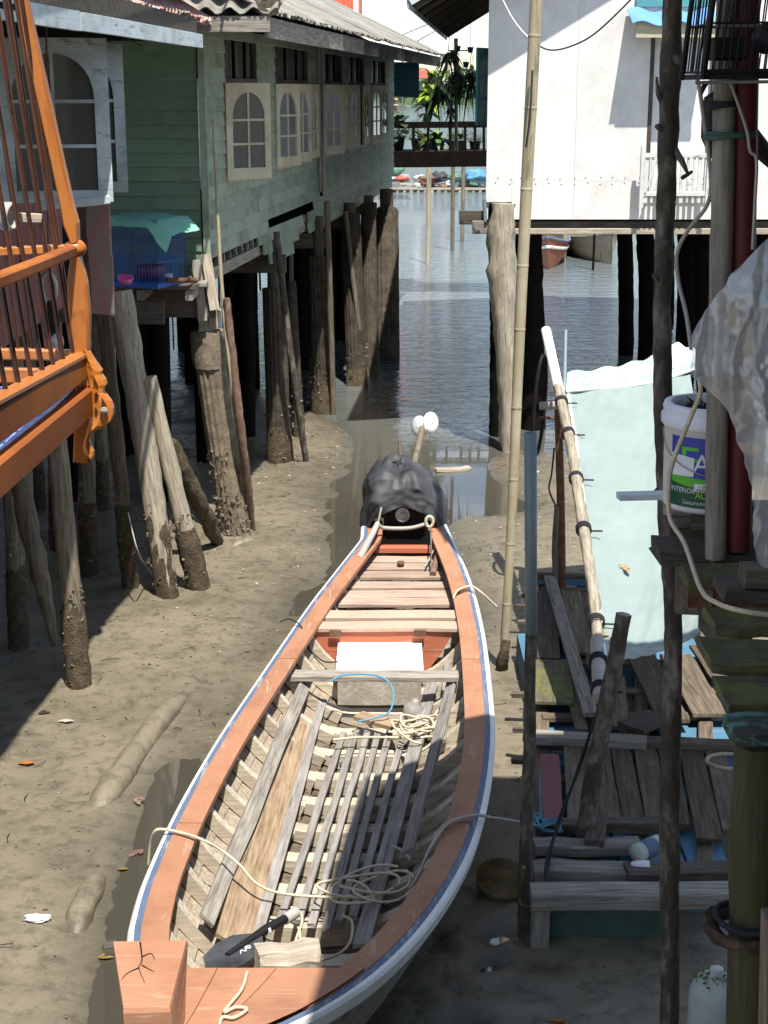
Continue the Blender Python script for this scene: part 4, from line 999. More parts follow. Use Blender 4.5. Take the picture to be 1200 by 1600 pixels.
for i in range(6): MB().blob((-3.5+i*.8, 75, .45), .4, .6, 2, (1.3, .7, .7), 1.8, i).obj('bundle', m_debris[i], ft2)
def small_boat(lab, pos, ang, L_, B, Hh, mh, mg, mi, stripe=None):
    t = thing('moored_boat', lab, 'boat', pos, 'boats moored beyond the white house'); m = Matrix.Translation(V(pos)) @ Matrix.Rotation(ang, 4, 'Z')
    def sec(u, v, inn=0):
        x = (u-.5)*L_; k = max(.02, 1-abs(2*u-1)**2.6); sh = Hh*(1+.55*abs(2*u-1)**2.5)
        a = (v-.5)*2; hb = B/2*k-(.03 if inn else 0); q = abs(a)
        return m @ V((x, (1 if a > 0 else -1)*hb*q**.6, -.12+(.05 if inn else 0)+(sh+.12)*q**2.2*.98))
    MB().grid(lambda u, v: sec(u, v), 20, 16).obj('hull', mh, t); MB().grid(lambda u, v: sec(u, v, 1), 20, 16).obj('inner_planking', mi, t)
    for e in (0, 1): MB().tube([sec(i/20, e)+V((0, 0, .01)) for i in range(21)], .035, 6).obj('gunwale', mg, t)
    if stripe:
        for e in (.06, .94): MB().tube([sec(i/20, e)+V((0, 0, 0)) for i in range(21)], .04, 6).obj('stripe', stripe, t)
    for u in (.3, .5, .7): plank('thwart', sec(u, .06)+V((0, 0, -.05)), sec(u, .94)+V((0, 0, -.05)), .2, .03, mi, t)
    return t
b = at_z(852, 421, 0); tb = small_boat('small orange boat with blue gunwale behind the white house', b+V((.28, 3.0, 0)), R(86), 6, 1.25, .50, m_terradk, m_boatblue, m_boatwood, m_boatwhite)
b = at_z(929, 413, 0); tb = small_boat('grey planked boat lying under the white house floor', b+V((.05, 3.0, 0)), R(97), 6.0, 1.25, .50, m_boatfar, m_grey, m_boatfar)
for px, by_, lab in ((881, 408, 'bamboo pole between the two moored boats'), (926, 422, 'dark thin pole in front of the grey moored boat'), (940, 410, 'weathered pole at the bow of the grey moored boat')):
    b = at_z(px, by_, 0); o = log('mooring_pole', [b+V((0, 0, -.8)), b+V((.03, 0, 2.6))], .05 if px != 926 else .03, m_bamboo if px == 881 else m_dark if px == 926 else m_pile, None, 8, 8, .03); tag(o, lab, 'pole')
bank = MB(); bank.grid(lambda u, v: V(((u-.5)*2400, 420+v*300, -1+6*smooth(0, .3, v)+2*noise.noise(V((u*90, v*5, 0))))), 120, 6); o = bank.obj('far_bank', m_treefar, None, Matrix()); o['kind'] = 'structure'
mb = MB()
for i in range(2600):
    x = rnd(-110, 190) if i % 5 else rnd(-600, 700); y = rnd(395, 430); hgt = (7+4.5*noise.noise(V((x*.035, 0, 0)))+2*noise.noise(V((x*.15, 3, 0))))*rnd(.15, 1.08)
    c = V((x, y, hgt)); d1 = V((rnd(-1, 1), rnd(-1, 1), rnd(-1, 1))).normalized()*rnd(.8, 1.9); d2 = V((rnd(-1, 1), rnd(-1, 1), rnd(-1, 1))).normalized()*rnd(.8, 1.9)
    mb.add([c-d1, c+d2, c+d1, c-d2], [(0, 1, 2, 3)])
o = mb.obj('far_wood', m_treefar, None, Matrix()); o['kind'] = 'stuff'; tag(o, 'hazy green wood on the far bank of the river', 'trees')
rh = thing('red_roofed_house', 'house with red metal roof rising behind the grey corrugated roof', 'house', at_y(520, 300, 44)*1.0)
a0, a1 = at_y(480, 26, 44), at_y(553, 30, 44)
corrugated('roof_sheet', a0, a1-a0, V((-.05, .9, .75)), (a1-a0).length, 3, .25, .03, m_redroof, rh, 2)
plank('barge_board', a1+V((.06, 0, 0)), a1+V((.0, 2.7, 2.25)), .12, .14, m_white, rh)
slab('gable_wall', [a1+V((.1, .1, -.6)), a1+V((.1, 5, -.6)), a1+V((.1, 5, .3)), a1+V((.1, 2.7, 2.2)), a1+V((.1, .1, .0))], (.06, 0, 0), m_redroof, rh)
slab('wall', [a0+V((0, .2, -4)), a1+V((0, .2, -4)), a1+V((0, .2, .0)), a0+V((0, .2, 0))], (0, .1, 0), m_white, rh)
rh2 = thing('red_roofed_house', 'small far house with orange lattice and red roof seen beyond the bridge plants', 'house', at_y(620, 262, 60))
slab('wall', [at_y(596, 200, 60), at_y(621, 200, 60), at_y(621, 128, 60), at_y(596, 128, 60)], (0, .2, 0), m_debris[2], rh2)
slab('roof', [at_y(594, 126, 59.5), at_y(674, 121, 59.5), at_y(666, 110, 62), at_y(596, 108, 62)], (0, .1, .1), m_redroof, rh2)
for k in range(3): plank('window_bar', at_y(607+k*6, 170, 59.8), at_y(607+k*6, 152, 59.8), .05, .05, m_orangewood, rh2)
for k in range(2): plank('window_bar', at_y(604, 155+k*9, 59.75), at_y(622, 155+k*9, 59.75), .05, .05, m_cream, rh2)
for lab, b0, b1, n in (('upper television antenna against the sky', (622, 57), (668, 38), 5), ('lower television antenna above the grey roof end', (648, 66), (686, 45), 6)):
    p0, p1 = at_y(*b0, 36), at_y(*b1, 36.6); t = thing('antenna', lab, 'antenna', at_y(b0[0], 150, 36))
    MB().tube([p0, p1], .014, 6).obj('boom', m_steel, t); MB().tube([lerp(p0, p1, .15)+V((0, 0, -2.2)), lerp(p0, p1, .15)], .018, 6).obj('mast', m_steel, t)
    for k in range(n):
        q = lerp(p0, p1, (k+.3)/n); MB().tube([q+V((-.12, .1, .30)), q+V((.12, -.1, -.30))], .006, 4).obj('element', m_steel, t)
# ---------------------------------------------------------------- the longtail boat
def zs(y): return .61+.30*(max(0, (8.2-y)/3.4))**2+.10*(max(0, (y-9.8)/3))**2
def edge(pts):
    out = []
    for px, py in pts:
        z = .62
        for _ in range(8): q = at_z(px, py, z); z = zs(q.y)
        out.append((q.y, q.x))
    return sorted(out)
LE = edge([(563, 838), (520, 892), (475, 950), (400, 1058), (330, 1162), (272, 1262), (225, 1362), (203, 1430), (197, 1468)])
RE = edge([(697, 812), (735, 898), (757, 980), (770, 1080), (774, 1150), (766, 1230), (746, 1310), (712, 1380), (662, 1450), (602, 1510), (540, 1555), (455, 1600)])
BOWX, BOWY = -.86, 4.62
LE = [(BOWY, BOWX), (5.15, BOWX-.14)]+[p for p in LE if p[0] > 5.4]
RE = [(BOWY, BOWX+.02), (4.72, -.62)]+[p for p in RE if p[0] > 4.85]
SY = max(LE[-1][0], RE[-1][0])-.02
def smooth_tab(tab):
    P = spline([V((a, b, 0)) for a, b in tab], 160); return sorted((p.x, p.y) for p in P)
LT, RT = smooth_tab(LE), smooth_tab(RE)
def LX(y): return interp(LT, y)
def RX(y): return interp(RT, y)
STN = [lerp(BOWY+.015, SY, (i/70)**1.0) for i in range(71)]
bt = thing('longtail_boat', 'long wooden boat with terracotta gunwales and blue and white edge stranded on the mud', 'boat', (-.15, 8.5, 0))
def strip(name, mat, prof, label=None, ys=None):
    """prof(y, side) -> list of (x, z) ring points; closed strip along one side of the boat"""
    for side in (-1, 1):
        rows = []
        for y in (ys or STN):
            ex = LX(y) if side < 0 else RX(y)
            c = (LX(y)+RX(y))/2; hb = abs(ex-c)
            rows.append([V((c+side*max(0, hb-o), y, zs(y)+dz)) for o, dz in prof])
        n = len(prof); vs_ = [p for r in rows for p in r]; fs_ = []
        for i in range(len(rows)-1):
            for j in range(n):
                a, b = i*n+j, i*n+(j+1) % n; fs_.append((a, b, b+n, a+n) if side > 0 else (b, a, a+n, b+n))
        fs_ += [tuple(range(n)), tuple(range((len(rows)-1)*n, len(rows)*n))]
        MB().add(vs_, fs_).obj(name, mat, bt, frame(rows[0][0], rows[0][0]+V((0, 1, 0))))
CW = .118                                                 # width of the cap board
for ya, yb in ((5.1, 7.02), (7.03, 9.42), (9.43, 13)):
    yy_ = [max(5.1, ya)]+[y for y in STN if ya+.02 < y < yb-.02]+([yb] if yb < 12 else [SY])
    strip('gunwale', m_terra, [(.06, 0), (.062+CW, -.002), (.06+CW, -.036), (.06, -.036)], ys=yy_)
strip('edge_strip', m_boatblue, [(.030, -.006), (.0595, -.004), (.0595, -.05), (.030, -.05)])
strip('rub_rail', m_boatwhite, [(.0, -.032), (.010, -.016), (.0295, -.010), (.0295, -.085), (.01, -.085)])
def ZK(y): return .10+.42*(max(0, (6.4-y)/1.8))**2+.05*max(0, (y-10.5)/2)
def hb_(y): return max(.01, (RX(y)-LX(y))/2)
def sec(y, a, off=0.0):
    """hull section: a -1..1 from left gunwale through the keel to the right gunwale, off inward"""
    c = (LX(y)+RX(y))/2; q = abs(a); s_ = -1 if a < 0 else 1
    ang = q*math.pi/2; h = max(.004, hb_(y)-.035-off); zk = ZK(y)+off
    x = h*(math.sin(ang)**.92*.80+.20*q**2.2); z = zk+(zs(y)-.03-zk)*(1-math.cos(ang))**.92
    return V((c+s_*x, y, z))
MB().grid(lambda u, v: sec(lerp(BOWY+.02, SY, u), v*2-1, -.022), 60, 36).obj('hull', m_hullout, bt)
# inner planking: strakes with little steps
NS = 7
for side in (-1, 1):
    for k in range(NS):
        a0, a1 = k/NS, (k+1)/NS
        MB().grid(lambda u, v: sec(lerp(5.0, SY-.05, u), side*lerp(a0+.004, a1-.004, v), .004+.007*(1-v)), 50, 3).obj('strake', m_pallet if k < 3 else m_boatwood, bt)
mb = MB(); mb.add([sec(SY-.01, v/12*2-1, -.02) for v in range(13)], [tuple(range(13))]); mb.add([sec(SY-.05, v/12*2-1, .0) for v in range(13)], [tuple(range(12, -1, -1))]); mb.obj('transom', m_hullout, bt)
# ribs and floor timbers
def rib(y, w=.075, t=.085, a_lim=.955, name='rib', floor=True):
    def piece(a0, a1, n, off, ww, nm, mat):
        vs_, fs_ = [], []
        for i in range(n+1):
            a = lerp(a0, a1, i/n); jit = .004*noise.noise(V((y*5, a*6, 2)))
            p0 = sec(y, a, .012); p1 = sec(y, a, .012+off+jit)
            for p, dy in ((p0, -ww/2), (p1, -ww/2), (p1, ww/2), (p0, ww/2)): vs_.append(p+V((0, dy+jit, 0)))
        for i in range(n):
            for j in range(4): A_, B_ = i*4+j, i*4+(j+1) % 4; fs_.append((A_, B_, B_+4, A_+4))
        fs_ += [(0, 1, 2, 3), (4*n+3, 4*n+2, 4*n+1, 4*n)]
        MB().add(vs_, fs_).obj(nm, mat, bt)
    piece(-a_lim, -.30, 9, t*.85, w*.8, 'rib', m_rib); piece(.30, a_lim, 9, t*.85, w*.8, 'rib', m_rib)
    if floor:
        vs_, fs_ = [], []; n = 12; yy = y+.06
        for i in range(n+1):
            a = lerp(-.64, .64, i/n); p = sec(yy, a, .014); top = max(p.z+.04, sec(yy, 0, 0).z+.125+.55*max(0, abs(a)-.25)**1.3*.9)
            j_ = .004*noise.noise(V((yy*7, a*9, 1)))
            for z, dy in ((p.z, -.05), (top+j_, -.05), (top+j_, .05), (p.z, .05)): vs_.append(V((p.x, yy+dy+j_, z)))
        for i in range(n):
            for j in range(4): A_, B_ = i*4+j, i*4+(j+1) % 4; fs_.append((A_, B_, B_+4, A_+4))
        fs_ += [(0, 1, 2, 3), (4*n+3, 4*n+2, 4*n+1, 4*n)]
        o = MB().add(vs_, fs_).obj('floor_timber', m_rib, bt)
        for a in (-.36, .34):
            p = sec(yy, a, .014); MB().lathe([(0, .012), (.010, .010), (.013, 0)], p+V((0, -.052, .05)), (0, -1, 0), 8).obj('bolt', m_rust, o)
y = 5.72
while y < 11.7: rib(y, floor=(y < 9.9)); y += .335
# stringers, side boards, slats
def along(name, a, b, z0, z1, w, t, mat, seg=5, roll=0.0, jit=.004):
    p, q = at_z(*a, z0), at_z(*b, z1)
    return plank(name, p, q, w, t, mat, bt, up=(roll, 0, 1), seg=seg, jit=jit, bend=-.0)
for a, b in (((537, 1145), (437, 1440)), ((557, 1143), (466, 1440)), ((575, 1143), (487, 1446)), ((591, 1147), (509, 1452)), ((608, 1147), (530, 1440)), ((627, 1160), (551, 1434))):
    along('floor_slat', a, b, .265, .30, .040, .022, m_slat)
along('side_slat', (504, 1094), (399, 1470), .30, .36, .058, .022, m_slat, roll=.2)
along('side_board', (466, 1115), (366, 1476), .33, .40, .20, .022, m_brown, 6, .55)
along('stringer', (478, 1062), (322, 1440), .44, .50, .085, .025, m_grey, 6, .95, .006)
along('side_slat', (676, 1066), (566, 1478), .30, .36, .085, .024, m_slat, roll=-.15)
along('stringer', (708, 1058), (638, 1330), .44, .47, .075, .024, m_slat, 5, -.7)
along('stringer', (703, 1010), (690, 1160), .33, .36, .06, .022, m_slat, 4, -.4)
# thwart, locker, aft deck
zt = .50
plank('thwart', at_z(447, 1056, zt), at_z(716, 1056, zt), .13, .035, m_grey, bt, seg=4, jit=.003)
for k, (py, w_) in enumerate(((962, .165), (979, .15))):
    l_, r_ = at_z(486-10*k, py, .565), at_z(717, py, .565)
    plank('locker_lid', l_, r_, w_, .03, m_seatlid, bt, seg=4, jit=.003)
lf, rf_ = at_z(476, 990, .54), at_z(714, 990, .54)
def board_z(z0, z1, i0, i1, nm='locker_board'):
    y_ = lf.y+.02
    return MB().prism([V((lf.x+i0, y_, z1)), V((rf_.x-i0, y_, z1)), V((rf_.x-i1, y_, z0)), V((lf.x+i1, y_, z0))], (0, .025, 0)).obj(nm, m_orangewood, bt)
board_z(.40, .545, .02, .10); board_z(.20, .397, .10, .24)
for px in (524, 656): MB().box(at_z(px-9, 990, .545), at_z(px+9, 990, .545), .05, .008, (0, -1, 0)).obj('hinge', m_rust, bt)
for i, (py, a, b) in enumerate(((942, 512, 710), (930, 517, 708), (916, 527, 706), (900, 545, 703), (887, 553, 693), (876, 566, 684))):
    l_, r_ = at_z(a, py, .50), at_z(b, py, .50); nxt = at_z(a, py-13, .50).y-l_.y
    plank('deck_plank', l_, r_+V((rnd(-.03, .02), 0, 0)), min(.16, nxt*.98), .028, m_deckwood, bt, seg=3, jit=.003)
plank('cross_bar', at_z(585, 858, .55), at_z(678, 858, .55), .09, .05, m_orangewood, bt)
plank('cross_bar', at_z(603, 868, .48), at_z(672, 868, .48), .05, .03, m_orangewood, bt)
MB().lathe([(0, .0), (.028, .0), (.03, .035), (.0, .035)], at_z(626, 884, .52), sides=10).obj('deck_ring', m_rust, bt)
# foredeck with mitred boards, stem block
fd = []
yf = at_z(400, 1520, .80).y
ysd = [lerp(BOWY+.02, yf, i/8) for i in range(9)]
mid = lambda y_: (LX(y_)+RX(y_))/2
for fa, fb in ((-1, -.30), (-.30, .22), (.22, 1)):
    vs_ = []
    for y_ in ysd:
        for f in (fa, fb):
            hb = max(0.003, hb_(y_)-.062); vs_.append(V((mid(y_)+f*hb+(.0015 if f == fa else -.0015), y_, zs(y_)+.012)))
    mb = MB(); n_ = len(ysd)
    top = [(2*i, 2*i+1, 2*i+3, 2*i+2) for i in range(n_-1)]
    mb.add(vs_, top); mb.add([v_-V((0, 0, .03)) for v_ in vs_], top)
    k = 2*(n_-1); mb.add([vs_[k], vs_[k+1], vs_[k+1]-V((0, 0, .03)), vs_[k]-V((0, 0, .03))], [(0, 1, 2, 3)]); mb.obj('foredeck_board', m_terra, bt)
zt_ = 1.14
tq = [at_z(x, y_, zt_) for x, y_ in ((176, 1469), (292, 1467), (266, 1574), (190, 1577))]
bq = [at_z(x, y_, .55) for x, y_ in ((205, 1665), (285, 1655), (300, 1790), (215, 1795))]
mb = MB(); ring = [tq]
rows = [[lerp(a, b, t) for a, b in zip(tq, bq)] for t in (0, .03, .12, .3, .6, 1)]
rows[0] = [lerp(p, sum(tq, V())/4, .035) for p in tq]
rows.insert(0, rows[0])
vs_ = [p+V((noise.noise(p*4)*.008, 0, noise.noise(p*7+V((3, 1, 0)))*.006)) for r_ in rows[1:] for p in r_]
mb.add(vs_, [(0, 1, 2, 3)]+[(i*4+j, i*4+(j+1) % 4, i*4+4+(j+1) % 4, i*4+4+j) for i in range(5) for j in range(4)])
st_ = mb.obj('stem_post', m_terra, bt)
for pts in ([(219, 1472), (222, 1500), (217, 1512), (226, 1535)], [(217, 1512), (200, 1520), (190, 1530)], [(222, 1508), (240, 1518)], [(221, 1495), (236, 1490), (242, 1500)]):
    P = spline([at_z(x, y_, zt_+.001) for x, y_ in pts], 10); MB().tube(P, [.0028, .0018, .0008], 4).obj('crack', m_dark, st_)
plank('mooring_peg', at_z(163, 1482, 1.0), at_z(182, 1480, 1.0), .05, .04, m_greydk, bt)
plank('bow_knee', at_z(402, 1500, .60), at_z(500, 1492, .60), .17, .10, m_pale, bt, seg=4, jit=.012, ch=.3)

# ---------------------------------------------------------------- engine with black cover, shaft and tiller
ez = .62
en = thing('boat_engine', 'longtail engine under a black rubber sheet at the stern of the boat', 'engine', at_z(632, 838, .6))
EY = at_z(632, 838, ez).y+.35
ec = V((at_y(631, 770, EY).x, EY, at_y(631, 792, EY).z))
def cov(u, v):
    a = 2*math.pi*u; e = v                                   # v 0 bottom rim .. 1 top
    rr = interp([(0, 1.02), (.3, 1.0), (.5, .97), (.66, .88), (.8, .68), (.92, .36), (1, .0)], e)
    ca_, sa_ = math.cos(a), math.sin(a); sq = (abs(ca_)**3.2+abs(sa_)**3.2)**(-1/3.2)
    px_, py_ = ca_*sq, sa_*sq
    q = V((px_*1.3, py_*1.3, e*1.4))
    fold = .10*(noise.noise(q*1.5+V((5, 2, 1))))+.11*(.35-abs(noise.noise(q*2.1+V((1, 7, 3)))))*1.2*(1-.4*e)+.07*(.3-abs(noise.noise(q*3.6+V((3, 3, 9)))))+.03*math.sin(a*9+4*noise.noise(q*1.2))*(1-e)**.6
    x = px_*rr*.335*(1+fold); y_ = py_*rr*.37*(1+fold)
    front = max(0, -sa_)**2
    z0 = -.20+.30*front*(1 if abs(ca_) < .66 else max(0, 1-(abs(ca_)-.66)*5))
    top = .36+.09*noise.noise(V((px_*rr*2, py_*rr*2, 3)))-.05*px_*rr+.07*math.exp(-((px_*rr+.25)**2+(py_*rr)**2)*9)
    z = lerp(z0, top, min(1, e*1.12)**.9)+.05*(.3-abs(noise.noise(V((px_*rr*3, py_*rr*3, 8)))))*e
    return ec+V((x, y_, z))
o = MB().grid(cov, 96, 40).obj('engine_cover', m_black, en)
MB().blob(at_y(615, 722, EY), .075, .7, 3, (1, 1, .9), 2.4, 2).obj('cover_knot', m_black, en)
MB().box(ec+V((0, -.22, -.05)), ec+V((0, .25, -.05)), .34, .34).obj('engine_block', m_blackmetal, en)
fw = at_y(629, 804, EY-.30)
MB().lathe([(0, .03), (.02, .03), (.022, .012), (.045, .010), (.046, .022), (.06, .022), (.062, 0), (.065, -.02)], fw, (0, -1, .1), 24, False).obj('flywheel', m_steel, en)
MB().lathe([(.05, .0), (.12, .0), (.13, -.05)], fw+V((0, .06, 0)), (0, -1, .05), 26, False).obj('flywheel_housing', m_blackmetal, en)
MB().lathe([(0, 0), (.05, 0), (.05, -.06)], at_y(598, 790, EY-.25), (0, -1, .2), 14).obj('pulley', m_steel, en)
log('tiller_handle', [at_y(561, 873, EY-1.0), at_y(580, 838, EY-.75), at_y(590, 818, EY-.55)], [.03, .026, .022], m_ropegrey, en, 10, 12, .05)
log('tiller_rod', [at_y(590, 820, EY-.55), at_y(597, 788, EY-.35)], .012, m_steel, en, 6, 4, 0)
rope('frame_bar', [at_y(590, 820, EY-.55), at_y(602, 825, EY-.5), at_y(640, 825, EY-.45), at_y(668, 818, EY-.4)], .016, m_ropegrey, en, 20, 8)
MB().tube([at_y(671, 815, EY-.42)+V((.030*math.cos(a*.4), -.005*a/16, .045*math.sin(a*.4))) for a in range(17)], .013, 8).obj('rope_ring', m_rope, en)
log('stay_bar', [at_y(673, 822, EY-.42), at_y(674, 895, EY-1.1)], .007, m_steel, en, 6, 6, 0)
rope('stay_rope', [at_y(694, 828, EY-.3), at_y(680, 855, EY-.6), at_y(664, 886, EY-1.0)], .007, m_ropegrey, en, 14, 6)
log('lever_bar', [at_y(693, 848, EY-.3), at_y(684, 866, EY-.7), at_y(676, 898, EY-1.1)], [.02, .024, .026], m_barkpink, en, 8, 12, .06)
s0_, s1_ = at_y(643, 742, EY+.3), at_y(660, 668, EY+1.9)
log('propeller_shaft', [s0_, lerp(s0_, s1_, .5), s1_], .03, m_conc, en, 8, 14, .12)
log('shaft_guard', [at_y(667, 690, EY+1.6), at_y(663, 670, EY+1.8)], .008, m_rust, en, 5, 4, 0)
pc_ = s1_
pr = MB().lathe([(0, .05), (.022, .04), (.025, -.04), (0, -.05)], pc_, (s1_-s0_), 12).obj('propeller_hub', m_steel, en)
for k, (px, py, tx) in enumerate(((652, 666, -1.1), (676, 660, .95))):
    c = at_y(px, py, pc_.y); m_ = frame(c, c+V((tx, -1, .35))); mb = MB()
    prof = [(0, .0), (.05, -.002), (.085, -.010), (.104, -.022), (.102, -.028), (.05, -.012), (0, -.008)]
    mb.lathe(prof, c, V((tx, -1, .3)), 20).tube([c, pc_], .014, 6).obj('propeller_blade', m_boatwhite, en)
log('exhaust_stick', [at_y(626, 712, EY+.1), at_y(624, 687, EY+.12)], .014, m_pile, en, 8, 4, .05)

# ---------------------------------------------------------------- things lying in the boat
fb = [at_z(x, y_, .47) for x, y_ in ((528, 1045), (659, 1045), (656, 997), (530, 997))]
t = thing('foam_box', 'white foam fish box with dirty sides behind the thwart', 'box', sum(fb, V())/4-V((0, 0, .24)))
w_ = fb[1].x-fb[0].x; d_ = fb[2].y-fb[1].y; c_ = sum(fb, V())/4
MB().box(c_-V((w_/2, 0, .175)), c_+V((w_/2, 0, -.175)), d_*.94, .24, ch=.12, seg=3, jit=.003).obj('box_body', m_foamdirty, t)
MB().box(c_-V((w_/2+.012, 0, .03)), c_+V((w_/2+.012, 0, -.03)), d_, .055, ch=.3, seg=4, jit=.002).obj('box_lid', m_foam, t)
t = thing('paddle', 'black bladed paddle lying in the bow', 'paddle', at_z(410, 1480, .45))
p0, p1 = at_z(350, 1500, .52), at_z(452, 1432, .52)
ux = (p1-p0).normalized(); uy = V((0, 0, 1)).cross(ux)
sh_ = [(a*1.2-.05, b*1.25) for a, b in ((-.02, .01), (.03, .065), (.12, .085), (.20, .075), (.25, .03), (.26, -.02), (.20, -.075), (.08, -.085), (.0, -.06))]
mb = MB(); mb.prism([p0+ux*(a-.03)+uy*b+V((0, 0, .012)) for a, b in sh_], (0, 0, -.014))
mb.obj('blade', m_black, t)
MB().tube([p0+ux*.02+V((0, 0, .014)), p0+ux*.3+V((0, 0, .014)), p1], [.012, .022, .02], 10).obj('shaft', m_blackmetal, t)
MB().tube([lerp(p0, p1, .62)+V((0, 0, .008)), lerp(p0, p1, .65)+V((0, 0, .008))], .026, 10).obj('shaft_band', m_boatwhite, t)
MB().tube([lerp(p0, p1, .93), p1+ux*.05], .027, 10).obj('grip', m_ropegrey, t)
q0 = p0+ux*.06-uy*.045+V((0, 0, .018))
MB().tube(spline([q0+ux*a+uy*b for a, b in ((0, .0), (.02, .015), (.03, -.005), (.045, .012), (.06, -.004), (.07, .012), (.05, .02))], 24), .003, 5).obj('painted_mark', m_boatwhite, t)
o = MB().lathe([(0, -.06), (.05, -.052), (.066, -.02), (.066, .03), (.045, .06), (.025, .075), (.022, .10), (0, .10)], at_z(645, 1113, .30), (.2, -.2, 1), 18).obj('glass_float', plain('dull glass jar', (.35, .33, .30), .15, .6, .2)); tag(o, 'round dull glass jar beside the cream rope under the thwart', 'jar')
o = plank('loose_board', at_z(560, 1118, .34), at_z(618, 1134, .34), .10, .03, m_brown); tag(o, 'short brown board lying loose below the thwart', 'board')
mb = MB()
for k in range(5):
    c0 = at_z(650+rnd(-12, 12), 1140+rnd(-8, 8), .36); a, b = rnd(.10, .17), rnd(.07, .12); ph = rnd(0, 6)
    mb.tube([c0+V((a*math.cos(i*.35+ph), b*math.sin(i*.35+ph), .012*k+.02*math.sin(i*.9+k))) for i in range(19)], .008, 6)
mb.tube(spline([at_z(x, y_, .36) for x, y_ in ((684, 1110), (670, 1130), (640, 1150), (600, 1152), (560, 1152), (520, 1156))], 30), .008, 6)
o = mb.obj('rope_coil', m_rope); tag(o, 'cream rope coil lying right of the foam box below the thwart', 'rope')
zr_ = .66
def onb(px, py, dz):                                     # point above the gunwale line
    z = .65
    for _ in range(8): q = at_z(px, py, z); z = zs(q.y)+dz
    return q
P = [onb(232, 1350, -.20), onb(235, 1318, -.08), onb(242, 1299, .0), onb(256, 1296, .016), onb(290, 1303, .018), onb(318, 1313, .016), at_z(345, 1328, .615), at_z(375, 1352, .56), at_z(400, 1380, .48), at_z(440, 1396, .42), at_z(520, 1402, .40), at_z(560, 1398, .40)]
o = rope('mooring_rope', P, .0078, m_rope, None, 60); tag(o, 'cream mooring rope crossing the boat from the left gunwale', 'rope')
mb = MB()
for cx_, cy_, a, b, ph in ((560, 1385, .20, .10, 0), (585, 1378, .22, .12, 1), (550, 1400, .15, .10, 2), (600, 1388, .17, .13, .5)):
    c0 = at_z(cx_, cy_, .40); mb.tube([c0+V((a*math.cos(i*.33+ph)+.05*math.sin(i*.33), b*math.sin(i*.33+ph)*1.1, .01+.015*math.sin(i*.7+ph))) for i in range(19)], .0072, 6)
mb.tube(spline([at_z(x, y_, z) for x, y_, z in ((535, 1430, .38), (550, 1440, .36), (548, 1470, .36), (530, 1490, .38), (500, 1500, .44), (480, 1497, .45), (470, 1470, .44), (466, 1450, .43), (445, 1432, .45))], 40), .0072, 6)
mb.tube(spline([at_z(x, y_, z) for x, y_, z in ((458, 1500, .47), (462, 1470, .44), (472, 1440, .42), (468, 1425, .42), (455, 1418, .42))], 24), .0072, 6)
o = mb.obj('rope_coil', m_rope); tag(o, 'cream rope looped over the floor slats in the bow half', 'rope')
mb = MB()
for dz in (0, .015, .03): mb.tube(spline([at_z(640, 1388, .52), at_z(655, 1365, .56+dz), at_z(672, 1325, .63+dz), onb(700, 1287, .015+dz), onb(740, 1274, .018+dz), onb(766, 1277, -.01+dz)], 26), .008, 6)
mb.tube(spline([onb(766, 1277, -.01), at_z(800, 1282, .5), at_z(840, 1290, .44)], 12), .007, 6)
mb.tube(spline([at_z(613, 1322, .44), at_z(630, 1330, .45), at_z(641, 1343, .45)], 12), .008, 6)
o = mb.obj('mooring_rope', m_ropegrey); tag(o, 'grey mooring rope over the right gunwale running to the raft', 'rope')
o = MB().tube(spline([onb(x, y_, .026) for x, y_ in ((386, 1519), (378, 1545), (360, 1568), (350, 1582), (368, 1574), (386, 1577), (366, 1590), (347, 1590), (341, 1612))], 44), .0072, 6).obj('bow_rope', m_rope); tag(o, 'knotted cream rope on the terracotta foredeck', 'rope')
mb = MB()
for dz in (0, .012, .024): mb.tube(spline([at_z(708, 935, .62), onb(716, 922, .018+dz), onb(735, 916, .018+dz), onb(750, 924, .0+dz), at_z(778, 950, .50)], 18), .008, 6)
o = mb.obj('mooring_rope', m_rope); tag(o, 'pale rope lashed round the right gunwale beside the aft deck', 'rope')
o = rope('blue_twine', [at_z(515, 1065, .53), at_z(540, 1054, .56), at_z(590, 1056, .56), at_z(613, 1075, .52), at_z(610, 1110, .42), at_z(585, 1122, .38), at_z(560, 1127, .38)], .006, m_ropeblue); tag(o, 'blue twine hanging over the thwart in a loop', 'twine')
o = rope('black_cable', [onb(437, 972, .0), onb(452, 967, .014), onb(470, 978, .012), at_z(478, 998, .55), at_z(485, 1015, .5), at_z(505, 1033, .48), at_z(528, 1034, .48)], .005, m_ropedk); tag(o, 'thin black cable from the left gunwale to the foam box', 'cable')
mb = MB()
for i in range(26):
    p = at_z(rnd(480, 560), rnd(1180, 1330), .19); mb.tube([p, p+V((rnd(-.05, .05), rnd(-.05, .05), rnd(-.01, .03)))], .004, 4)
o = mb.obj('bilge_litter', m_soil); o['kind'] = 'stuff'; tag(o, 'dark twigs and litter under the floor slats', 'litter')
# ---------------------------------------------------------------- floating raft with pallets on the right
ZR = .36
rt = thing('pallet_raft', 'floating raft decked with damp mismatched pallet planks beside the boat', 'raft', (1.5, 9, 0))
def rp(x, y, z=ZR): return at_z(x, y, z)
def deck(a, b, w, mat=m_pallet, z=ZR, t=.025, lab=None, name='deck_plank', z2=None):
    o = plank(name, rp(*a, z), rp(*b, z if z2 is None else z2), w, t, mat, rt, seg=4, jit=.005, ch=.08)
    if lab: o['label'] = lab
    return o
